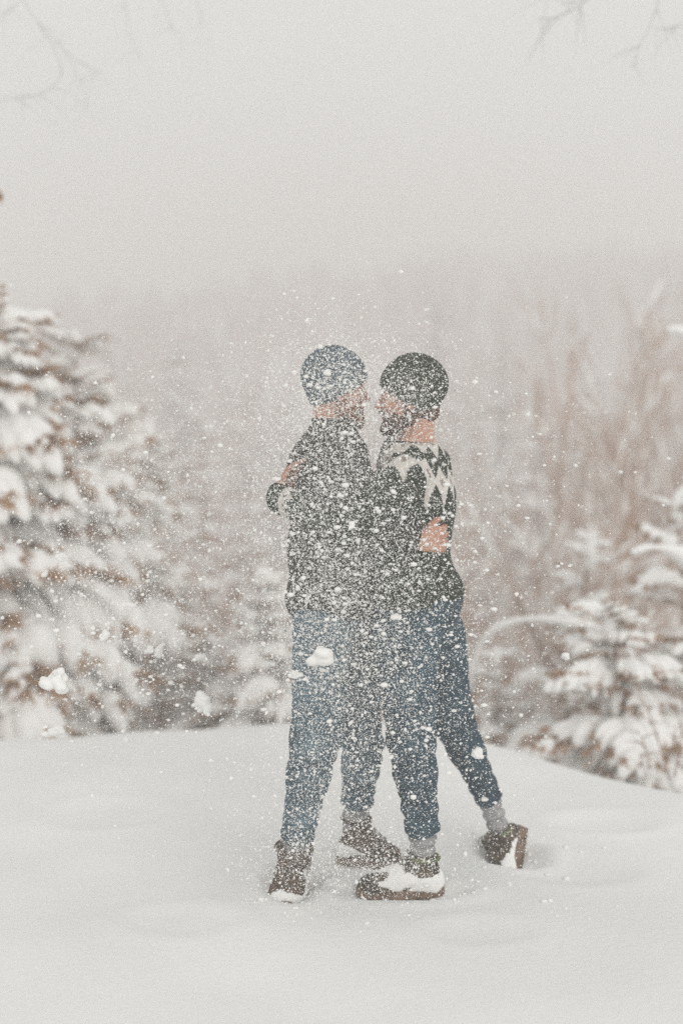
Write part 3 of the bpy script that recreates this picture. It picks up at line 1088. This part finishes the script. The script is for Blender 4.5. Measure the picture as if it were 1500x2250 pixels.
def make_person(D):
    root = empty('person', D['base'], D['label'], 'person')
    f, s, u = frame_axes(D['face'], D['headup'])
    C = D['head']
    near, far = D['near'], D['far']
    # ---- body: one continuous surface
    pts = np.array([C, D['chest'], D['pelvis'], *near['arm'][:3], *far['arm'][:3], *near['leg'][:3], *far['leg'][:3]])
    lo = pts.min(0) - .19; hi = pts.max(0) + .19
    hi[2] = max(hi[2], C[2] + .16)
    bd = Field(lo, hi, 0.0056)
    tf, ts, tu = frame_axes(D['tface'], D['tup'])
    TA = np.array([tf, ts, tu])
    nb = D['neck']
    bd.ell(D['chest'], (.098, .150, .175), TA, .04)
    bd.ell(D['waist'], (.092, .130, .13), TA, .05)
    bd.ell(D['pelvis'], (.105, .145, .105), TA, .04)
    bd.cap(nb, C + s * 0 - f * .022 - u * .055, .060, .055, .03)
    for L_ in (near, far):
        S_, E_, Wr = L_['arm'][:3]
        bd.cap(nb - tu * .05, S_, .045, .050, .03)
        bd.cap(S_, E_, .045, .036, .02); bd.cap(E_, Wr, .036, .026, .015)
        H_, K_, A_ = L_['leg'][:3]
        leg(bd, H_, K_, A_, .078, .048, .030)
        bq = L_['boot']; bf, bs_, bu = frame_axes(bq['fwd'], bq['up'])
        bd.cap(A_, bq['heel'] + bf * .055 + bu * .07, .026, .022, .01); bd.cap(bq['heel'] + bf * .06 + bu * .06, bq['heel'] + bf * .19 + bu * .045, .030, .022, .015)
    head_prims(bd, C, f, s, u)
    for L_ in (near, far):
        h = L_['hand']
        hand_prims(bd, L_['arm'][2], h[0], h[1], h[2], curl=h[3], spread=h[4] if len(h) > 4 else 4, size=1.04, rad=1.08)
    part('body', bd, M['skin'], root, 1)
    # ---- beard
    lo = C - .17; hi = C + .17
    br = Field(lo, hi, 0.004)
    def W(a, b, c): return C + a * f + b * s + c * u
    HA = np.array([f, s, u])
    for q in (-1, 1):
        br.cap(W(-.004, q * .060, -.030), W(-.002, q * .052, -.075), .017, .020, .01)
        br.cap(W(-.002, q * .050, -.078), W(.066, q * .018, -.112), .022, .021, .012)
        br.cap(W(.045, q * .036, -.070), W(.084, q * .014, -.090), .020, .014, .01)
        br.cap(W(.094, q * .004, -.056), W(.078, q * .030, -.068), .0085, .009, .006)
    br.ell(W(.078, 0, -.112), (.024, .028, .026), HA, .012)
    if D['hair_nape']:
        br.ell(W(-.040, 0, -.045), (.056, .066, .050), HA, .01)
    br.displace(waves(5, 150, 9), .0022); br.displace(waves(6, 60, 9), .0015)
    part('beard', br, D['m_beard'], root, 1)
    # ---- beanie
    hb = Field(C - .2, C + .2, 0.0045)
    hb.ell(W(-.014, 0, .040), (.1115 + D['slack'], .090, .100), HA, .02)
    if D['slack'] > 0: hb.ell(W(-.050, 0, .052), (.082, .082, .082), HA, .04)
    rim_f, rim_b = W(.10, 0, D['rim'][0]), W(-.10, 0, D['rim'][1])
    rd = unit(rim_f - rim_b); rn = unit(np.cross(s, rd)); rn = rn if rn @ u > 0 else -rn
    hb.ell(rim_b + (rim_f - rim_b) * .53 + rn * .012, (.099, .084, .050), np.array([rd, s, rn]), .025)
    hb.cut(rim_f, -rn)
    # turned-up cuff edge stands proud of the crown, ribs run over it
    ribw = waves(11, 40)
    cc = rim_b + (rim_f - rim_b) * .47
    def rib(x, y, z):
        a = np.arctan2((x - cc[0]) * s[0] + (y - cc[1]) * s[1] + (z - cc[2]) * s[2],
                       (x - cc[0]) * rd[0] + (y - cc[1]) * rd[1] + (z - cc[2]) * rd[2])
        hgt = (x - cc[0]) * rn[0] + (y - cc[1]) * rn[1] + (z - cc[2]) * rn[2]
        return 0.6 * np.sin(a * 30) - 1.0 / (1 + np.exp((hgt - .048) / .003)) + .5 * ribw(x, y, z)
    hb.displace(rib, .0018)
    part('beanie', hb, D['m_hat'], root, 1)
    # ---- sweater
    SA = np.array([C, D['chest'], D['pelvis'], *near['arm'][:3], *far['arm'][:3]])
    lo = SA.min(0) - [.2, .2, .0]; hi = SA.max(0) + [.2, .2, -.02]
    lo[2] = D['hem'][0][2] - .09
    sw = Field(lo, hi, 0.0055)
    sw.ell(D['chest'], D['r_chest'], TA, .05)
    sw.ell(D['waist'], D['r_waist'], TA, .06)
    sw.ell(D['pelvis'], D['r_pelvis'], TA, .05)
    sw.cap(nb - tu * .045, nb + (C - nb) * D['collar_h'], .088, D['collar_r'], .03)
    for L_ in (near, far):
        S_, E_, Wr = L_['arm'][:3]
        sw.cap(nb - tu * .07, S_, .068, .068, .05)
        sw.cap(S_, E_, .068, .056, .03)
        sw.cap(E_, Wr, .056, .048, .02)
    wv, wv2 = waves(D['seed'], 16, aniso=(1, 1, 1.6)), waves(D['seed'] + 1, 42)
    def folds(x, y, z): return np.clip(wv(x, y, z), -1.2, 2) + .4 * wv2(x, y, z)
    sw.displace(folds, .0085)
    for L_ in (near, far):
        S_, E_, Wr = L_['arm'][:3]
        sw.cut(Wr + unit(Wr - E_) * L_.get('cuff', -.012), Wr - E_, .085)
    nu = unit(C - f * .03 - nb)
    sw.cut(nb + (C - nb) * D['collar_h'], nu, .14)
    sw.cut(D['hem'][0], D['hem'][1], 1.0) if False else None
    hn = unit(D['hem'][1])
    sl, x, y, z = sw.block(sw.lo, sw.lo + sw.n * sw.h)
    hp = D['hem'][0]
    sw.v = np.maximum(sw.v, ((x - hp[0]) * hn[0] + (y - hp[1]) * hn[1] + (z - hp[2]) * hn[2]).astype(np.float32))
    def pattern(V):
        col = np.repeat(D['c_knit'][None], len(V), 0).astype(float)
        if D['yoke']:
            d = V - (nb - tu * .006 + np.array([-.045, 0, 0]))
            rad = np.linalg.norm(d, axis=1)
            a = np.arctan2(d @ ts, d @ tf) / (2 * np.pi) * 14
            # the yoke's rounds run round the shoulders: measure down from the neckline
            v = np.sqrt((d @ tf) ** 2 + (d @ ts * .92) ** 2 + (np.minimum(d @ tu, 0) * 1.0) ** 2) - .085
            w = np.abs((a % 1) - .5) * 2                      # 0 at motif centre .. 1 between
            w2 = np.abs(((a + .5) % 1) - .5) * 2
            up_ = D['upper'](V)
            row1 = ((v > .000) & (v < .008)) | ((v > .014) & (v < .040 + .024 * (1 - w)))
            eye1 = (np.abs(v - .036) / .010 + w / .40 < 1)
            dots = (np.abs(v - .074) / .006 + w2 / .30 < 1)
            dia = (np.abs(v - .118) / .036 + w < 1.18) | ((v > .118) & (v < .118 + .060 * (1.08 - w * 1.6)))
            eye = (np.abs(v - .116) / .016 + w / .40 < 1)
            col[(row1 | dots) & up_] = WHITE; col[eye1 & up_] = TAUPE
            col[dia & up_] = WHITE; col[eye & up_] = TAUPE
            for L_ in (near, far):
                E_, Wr = L_['arm'][1], L_['arm'][2]
                ax = unit(Wr - E_); dd = V - Wr
                t = -(dd @ ax); rr_ = np.linalg.norm(dd + t[:, None] * ax, axis=1)
                e1 = unit(np.cross(ax, [0, 0, 1.0])); e2 = np.cross(ax, e1)
                an = np.arctan2(dd @ e2, dd @ e1) / (2 * np.pi) * 9
                ww = np.abs((an % 1) - .5) * 2
                mk = (rr_ < .075) & (t > .040) & (t < .062 + .026 * (1 - ww))
                col[mk] = WHITE
                mk2 = (rr_ < .075) & (np.abs(t - .058) / .008 + ww / .4 < 1)
                col[mk2] = DKG * 1.3
        return col
    part('sweater', sw, D['m_swe'], root, 1, color=pattern if D['yoke'] else None)
    # ---- jeans
    JA = np.array([D['pelvis'], *near['leg'][:3], *far['leg'][:3]])
    lo = JA.min(0) - [.18, .18, .09]; hi = JA.max(0) + [.18, .18, .12]
    jn = Field(lo, hi, 0.0055)
    jn.ell(D['pelvis'], D['j_pelvis'], TA, .04)
    for q_, L_ in enumerate((near, far)):
        H_, K_, A_ = L_['leg'][:3]
        rh, rk, ra = L_['jr']
        leg(jn, H_, K_, A_, rh, rk, ra, k=.035)
    for q_, L_ in enumerate((near, far)):
        H_, K_, A_ = L_['leg'][:3]
        denim_folds(jn, K_, A_, .0058, D['seed'] * 3 + q_)
        denim_folds(jn, H_ + (K_ - H_) * .1, K_, .0042, D['seed'] * 5 + q_)
    for L_ in (near, far):
        H_, K_, A_ = L_['leg'][:3]
        jn.cut(A_, A_ - K_, .11)
    # waist opening is hidden under the sweater
    jn.cut(D['hem'][0] + tu * .035, tu, .4)
    jo = part('jeans', jn, D['m_jean'], root, 1)
    for L_ in (near, far):                                    # rolled hem of each leg
        H_, K_, A_ = L_['leg'][:3]
        ax = unit(A_ - K_); e1 = unit(np.cross(ax, [0.2, 1, 0])); e2 = np.cross(ax, e1)
        a = np.linspace(0, 2 * np.pi, 27)
        wob = waves(D['seed'] + 31, 3)
        hm_ = MB()
        rg = np.array([A_ - ax * (.006 + .004 * math.sin(3 * t)) + (L_['jr'][2] + .0015 + .001 * math.sin(2 * t + 1)) * (math.cos(t) * e1 + math.sin(t) * e2) for t in a])
        hm_.tube(rg, .0022, 6, 0, cap=False, up=ax, flat=5.5)
        me = hm_.mesh('hem', [D['m_jean']]); me.transform(Matrix.Translation(-root.location)); link('hem', me, jo)
    # ---- socks and boots
    for L_ in (near, far):
        K_, A_, B_ = L_['leg'][1], L_['leg'][2], L_['sock']
        ax = unit(B_ - A_)
        sk = Field(np.minimum(A_, B_) - .12, np.maximum(A_, B_) + .12, .005)
        sk.cap(A_ - ax * .012, B_ + ax * .035, L_['jr'][2] - .007, .036, .01)
        ln = np.linalg.norm(B_ - A_)
        w3 = waves(D['seed'] + 71, 20)
        def fo(x, y, z):
            t = (x - A_[0]) * ax[0] + (y - A_[1]) * ax[1] + (z - A_[2]) * ax[2]
            return np.sin(t * 150 + 2.0 * w3(x, y, z))
        sk.displace(fo, .0038)
        part('sock', sk, M['sock'], root, 1)
        boot(root, **L_['boot'])
    return root


# ---- person on the left: faces right and slightly away
a_face = np.array([math.cos(R(20)), math.sin(R(20)), -0.03])
a_t = np.array([math.cos(R(18)), math.sin(R(18)), 0])
A = dict(
    base=(-0.07, 4.75, 0.0), seed=41, yoke=False, c_knit=DKG, m_swe=M['sweA'], m_jean=M['jeanA'], m_hat=M['hatA'], m_beard=M['beardA'],
    label='person on the left in blue grey beanie, plain dark sweater and washed jeans',
    face=a_face, headup=(0.03, 0, 1), tface=a_t, tup=(0.03, 0, 1), head=P(740, 851, 4.78), neck=P(722, 960, 4.78),
    chest=P(724, 1055, 4.78), waist=P(726, 1200, 4.78), pelvis=P(728, 1325, 4.78),
    r_chest=(.143, .182, .205), r_waist=(.140, .165, .18), r_pelvis=(.150, .172, .14), j_pelvis=(.142, .160, .14),
    collar_h=.40, collar_r=.078, slack=0.0, rim=(.034, -.075), hair_nape=False,
    hem=(P(710, 1347, 4.78), (0, 0, -1)),
    near=dict(arm=[P(722, 1003, 4.60), P(792, 1150, 4.485), P(926, 1188, 4.50)],
              hand=[(.80, .60, .0), (-.6, .8, 0), (0, 0, 1), (38, 48, 30), 5],
              leg=[P(715, 1390, 4.70), P(692, 1625, 4.60), P(653, 1838, 4.68)], jr=(.110, .078, .055),
              sock=P(651, 1868, 4.70), toe=P(640, 1925, 4.60),
              boot=dict(heel=P(654, 1932, 4.775), fwd=(-.12, -1, -.03), up=(0.0, 0, 1), shaft=(0.0, -.10, 1), m_up=M['boot'], L=.290, shaft_h=.060, seed=4,
                        w=1.3, crust=lambda x, y, z: np.minimum(np.maximum(z - .066, .15 - x), np.maximum(z - .070, .004 - np.abs(y))))),
    far=dict(arm=[P(742, 1003, 4.95), P(835, 1120, 5.03), P(935, 1110, 4.94)],
             hand=[(.6, -.7, -.1), (0, -1, 0), (0, 0, 1), (20, 20, 15)],
             leg=[P(765, 1385, 4.88), P(797, 1635, 4.85), P(784, 1762, 4.90)], jr=(.108, .064, .056),
             sock=P(778, 1812, 4.915), toe=P(830, 1890, 4.90),
             boot=dict(heel=P(741, 1893, 4.93), fwd=(1, -.16, -.05), up=(0.02, 0, 1), shaft=(.02, 0, 1), m_up=M['boot'], L=.222, shaft_h=.085, seed=5,
                       crust=lambda x, y, z: np.maximum(np.maximum(z - .068, -y * .4), np.maximum(x - .135, .006 - x)) if False else np.maximum(np.maximum(z - .066, .040 - z), np.maximum(x - .120, .016 - x)))),
)
PA = make_person(A)

# ---- person on the right: faces left and away, back turned to us a little
b_face = np.array([-math.cos(R(12)), math.sin(R(12)), -0.02])
b_t = np.array([-math.cos(R(28)), math.sin(R(28)), 0])
B = dict(
    base=(0.25, 4.72, 0.0), seed=57, yoke=True, c_knit=DKG, m_swe=M['sweB'], m_jean=M['jeanB'], m_hat=M['hatB'], m_beard=M['beardB'],
    label='person on the right in dark green beanie and diamond patterned sweater, one heel lifted',
    face=b_face, headup=(0.0, 0, 1), tface=b_t, tup=(0.0, 0, 1), head=P(901, 869, 4.70), neck=P(915, 972, 4.71),
    chest=P(908, 1075, 4.72), waist=P(903, 1200, 4.74), pelvis=P(920, 1312, 4.74),
    r_chest=(.140, .182, .205), r_waist=(.134, .160, .18), r_pelvis=(.154, .172, .155), j_pelvis=(.146, .164, .14),
    upper=lambda V: V[:, 2] > 1.0,
    collar_h=.06, collar_r=.070, slack=0.0, rim=(.040, -.088), hair_nape=True,
    hem=(P(920, 1330, 4.74), (.28, 0, -1)),
    near=dict(arm=[P(880, 1046, 4.53), P(768, 1160, 4.405), P(611, 1096, 4.60)],
              cuff=.022, hand=[(.36, .66, .66), (1, -.3, 0), (-.2, -1, .3), (22, 26, 20)],
              leg=[P(890, 1395, 4.65), P(903, 1625, 4.57), P(928, 1822, 4.62)], jr=(.122, .074, .056),
              sock=P(928, 1872, 4.625), toe=P(850, 1950, 4.58),
              boot=dict(heel=P(972, 1964, 4.62), fwd=(-1, -.08, -.03), up=(0, 0, 1), shaft=(.02, 0, 1), m_up=M['shoe'], L=.285, shaft_h=.050, seed=6,
                        cuff=M['green'], name='shoe',
                        crust=lambda x, y, z: np.maximum(np.maximum(z - .088 + .10 * np.clip(x - .13, 0, 1), .030 - z), x - .232) - .003)),
    far=dict(arm=[P(895, 1046, 4.93), P(775, 1140, 5.04), P(680, 1085, 4.97)],
             hand=[(-.6, -.7, .1), (0, -1, 0), (0, 0, 1), (20, 20, 15)],
             leg=[P(955, 1395, 4.84), P(995, 1585, 4.88), P(1073, 1752, 4.99)], jr=(.106, .068, .047),
             sock=P(1090, 1806, 5.01), toe=P(1105, 1860, 4.94),
             boot=dict(heel=P(1150, 1822, 5.06), fwd=(-.22, -.62, -.56), up=(-.80, .05, .42), shaft=(-.30, .02, .75), m_up=M['shoe'], L=.262, shaft_h=.015, seed=8,
                       cuff=M['green'], name='shoe',
                       crust=lambda x, y, z: np.minimum(np.maximum(z - .066, .07 - x), z - .014))),
)
PB = make_person(B)

# ------------------------------------------------------------------ flying snow
def icos():
    p = (1 + 5 ** .5) / 2
    v = np.array([(-1, p, 0), (1, p, 0), (-1, -p, 0), (1, -p, 0), (0, -1, p), (0, 1, p), (0, -1, -p), (0, 1, -p), (p, 0, -1), (p, 0, 1), (-p, 0, -1), (-p, 0, 1)], float)
    v /= np.linalg.norm(v[0])
    f = np.array([(0, 11, 5), (0, 5, 1), (0, 1, 7), (0, 7, 10), (0, 10, 11), (1, 5, 9), (5, 11, 4), (11, 10, 2), (10, 7, 6), (7, 1, 8),
                  (3, 9, 4), (3, 4, 2), (3, 2, 6), (3, 6, 8), (3, 8, 9), (4, 9, 5), (2, 4, 11), (6, 2, 10), (8, 6, 7), (9, 8, 1)])
    return v, f


fr = np.random.default_rng(99)


def cloud_pts(n, px, py, sx, sy, y0, y1):
    a = fr.normal(px, sx, n * 2); b = fr.normal(py, sy, n * 2); Y = fr.uniform(y0, y1, n * 2)
    ok = (a > -80) & (a < 1580) & (b > fr.normal(690, 75, n * 2)) & (b < 2050)
    a, b, Y = a[ok][:n], b[ok][:n], Y[ok][:n]
    c = np.array([P(700, 1200, 4.3)])
    d = FW[None] + ((a - 750) / F)[:, None] * np.array([[1.0, 0, 0]]) + ((1125 - b) / F)[:, None] * UPV[None]
    return np.array([0, 0, EYE]) + d * (Y / d[:, 1])[:, None]


pts = np.vstack([
    cloud_pts(42000, 712, 1130, 98, 270, 4.22, 4.47),
    cloud_pts(24000, 870, 1300, 115, 240, 4.22, 4.47),
    cloud_pts(16000, 700, 1580, 110, 230, 4.2, 4.5),
    cloud_pts(8000, 920, 1650, 130, 170, 4.2, 4.5),
    cloud_pts(15000, 255, 1330, 120, 190, 4.2, 5.0),
    cloud_pts(17000, 350, 1150, 170, 240, 4.3, 5.6),
    cloud_pts(20000, 640, 980, 260, 140, 4.4, 6.0),
    cloud_pts(5000, 1120, 1150, 160, 300, 4.3, 6.5),
    cloud_pts(2500, 560, 1500, 260, 130, 4.2, 6.0),
    cloud_pts(5000, 750, 1200, 600, 500, 3.6, 8.0),
    cloud_pts(3600, 740, 840, 55, 60, 4.3, 4.55),
    cloud_pts(3600, 900, 860, 55, 60, 4.3, 4.5),
    cloud_pts(3000, 690, 1790, 80, 80, 4.3, 4.5),
    cloud_pts(3800, 700, 1895, 90, 45, 4.22, 4.45),
    cloud_pts(2400, 880, 1915, 60, 35, 4.22, 4.42),
    cloud_pts(700, 1105, 1820, 45, 40, 4.4, 4.75),
])
keep = pts[:, 2] > ground_z(pts[:, 0], pts[:, 1]) + 0.01
pts = pts[keep]
# keep flakes out of the two bodies
n = len(pts)
rad = np.clip(fr.lognormal(math.log(0.00098), 0.55, n), 0.0004, 0.0065)
octv = np.array([(1, 0, 0), (-1, 0, 0), (0, 1, 0), (0, -1, 0), (0, 0, 1), (0, 0, -1)], float)
octf = np.array([(0, 2, 4), (2, 1, 4), (1, 3, 4), (3, 0, 4), (2, 0, 5), (1, 2, 5), (3, 1, 5), (0, 3, 5)])
th = fr.uniform(0, 6.28, n); ct, st = np.cos(th), np.sin(th)
jit = fr.uniform(0.55, 1.35, (n, 6))
vv = octv[None] * jit[:, :, None] * rad[:, None, None]
el = fr.uniform(0.7, 1.5, (n, 3)); vv = vv * el[:, None, :]
tl = fr.uniform(-1.5, 1.5, n)
y2 = vv[..., 1] * np.cos(tl)[:, None] - vv[..., 2] * np.sin(tl)[:, None]
z2 = vv[..., 1] * np.sin(tl)[:, None] + vv[..., 2] * np.cos(tl)[:, None]
x3 = vv[..., 0] * ct[:, None] - y2 * st[:, None]
y3 = vv[..., 0] * st[:, None] + y2 * ct[:, None]
vv = np.stack([x3, y3, z2], -1) + pts[:, None, :]
tt = (octf[None] + (np.arange(n) * 6)[:, None, None]).reshape(-1, 3)
tag(link('flying_snow', np_mesh('flying_snow', vv.reshape(-1, 3), None, tt, [M['flake']], False)),
    'cloud of powder snow flakes thrown into the air around the couple', 'snow flakes', kind='stuff')


def lump(name, c, r, seed, squash=(1, 1, .7), label=None, group=None, h=None):
    """an irregular clump of packed powder"""
    fd = Field(np.asarray(c) - r * 2, np.asarray(c) + r * 2, h or max(r / 7, .0012))
    q = np.random.default_rng(seed)
    for i in range(16):
        o = q.normal(size=3) * r * .34 * np.array(squash)
        fd.ell(c + o, r * q.uniform(.25, .68) * np.array(squash), np.eye(3), r * .10)
    fd.displace(waves(seed, 3.2 / r, 8), r * .10); fd.displace(waves(seed + 1, 9 / r, 9), r * .045)
    V, Q_ = fd.nets()
    return V, Q_


CL = [  # px, py, Y, radius px, squash, label
    (708, 1442, 4.25, 27, (1, 1, .68), 'largest flying snow clump, hanging before the left person thigh'),
    (118, 1492, 4.2, 31, (1, 1, .85), 'big ragged snow clump flying at the far left above the snow crest'),
    (446, 1548, 4.9, 22, (1, 1, .85), 'rounded snow clump flying midway between the left trees and the couple'),
    (118, 1610, 4.9, 20, (1, 1, .55), 'flat snow clump just above the crest at the far left'),
    (228, 1395, 4.5, 12, (1, 1, .9), 'small snow clump high above the ragged one on the left'),
    (137, 1223, 4.9, 13, (1, .9, .7), 'snow clump in front of the second spruce from the left'),
    (718, 819, 4.35, 10, (1, 1, .8), 'snow clump in front of the blue grey beanie'),
    (873, 1357, 4.3, 11, (1, 1, .7), 'snow clump in front of the right person hip below the sweater hem'),
    (773, 1155, 4.2, 8, (1, 1, 1), 'small snow clump in front of the arm between the two people'),
    (648, 1480, 4.3, 10, (1, 1, .9), 'snow clump at the left edge of the left person thigh'),
    (350, 1432, 5.2, 13, (.8, 1, 1), 'upright snow clump left of the sapling, the right one of two'),
    (330, 1430, 5.2, 10, (1, 1, .8), 'snow clump left of the sapling, the left one of two'),
    (277, 1333, 4.8, 12, (1.3, 1, .7), 'wide snow clump over the dark trunks on the left'),
    (1242, 1444, 4.9, 10, (1, 1, .7), 'lone snow fleck flying over the lower right trees'),
    (1044, 1655, 4.5, 12, (1, 1, 1), 'soft snow clump on the right person lifted lower leg'),
    (1063, 1755, 4.75, 9, (1, 1, .9), 'snow clump at the hem of the lifted leg'),
    (590, 1462, 5.4, 9, (1, 1, .8), 'snow clump just left of the left person thigh'),
    (440, 1443, 5.4, 11, (1, 1, .7), 'snow clump above the rounded one, left of the couple'),
]
for i, (px, py, Y, rp, sq, lb) in enumerate(CL):
    c = P(px, py, Y)
    V_, Q_ = lump('c', c, rp / F * Y, 200 + i, sq)
    o = link('snow_clump', np_mesh('snow_clump', V_ - c, Q_, None, [M['flake']]), None, c)
    tag(o, lb, 'snow clump')
# middling clumps, too many to tell apart, scattered among the flakes
K = MB(); iv, if_ = icos()
kp = np.vstack([cloud_pts(260, 730, 1200, 120, 300, 4.0, 4.4), cloud_pts(190, 260, 1330, 130, 170, 4.1, 5.2), cloud_pts(170, 900, 1350, 110, 280, 4.0, 4.4),
                cloud_pts(120, 1150, 1250, 130, 250, 4.4, 6.0), cloud_pts(90, 450, 1450, 140, 90, 4.3, 5.6)])
for i, c in enumerate(kp):
    if c[2] < float(ground_z(c[0], c[1])) + .02: continue
    r_ = fr.lognormal(math.log(.0052), .28)
    v = iv * fr.uniform(.75, 1.3, (12, 1)) * r_ * np.array([fr.uniform(.9, 1.4), 1, fr.uniform(.6, 1)])
    K.add(v + c, None, if_)
for (bx, by, sx, sy, nn_) in ((-.155, 4.62, .12, .17, 70), (.08, 4.90, .18, .10, 50), (.19, 4.57, .20, .10, 90), (.60, 4.93, .15, .13, 90), (.3, 4.75, .5, .35, 90)):
    for _ in range(nn_):
        x_, y_ = bx + fr.normal() * sx, by + fr.normal() * sy
        r_ = min(fr.lognormal(math.log(.0042), .5), .011)
        v = iv * fr.uniform(.7, 1.3, (12, 1)) * r_ * np.array([fr.uniform(.9, 1.4), 1, fr.uniform(.5, .9)])
        K.add(v + [x_, y_, float(ground_z(x_, y_)) + r_ * .2], None, if_)
tag(link('powder_crumbs', K.mesh('powder_crumbs', [M['flake']])), 'crumbs of packed snow scattered through the flying powder', 'snow flakes', kind='stuff')
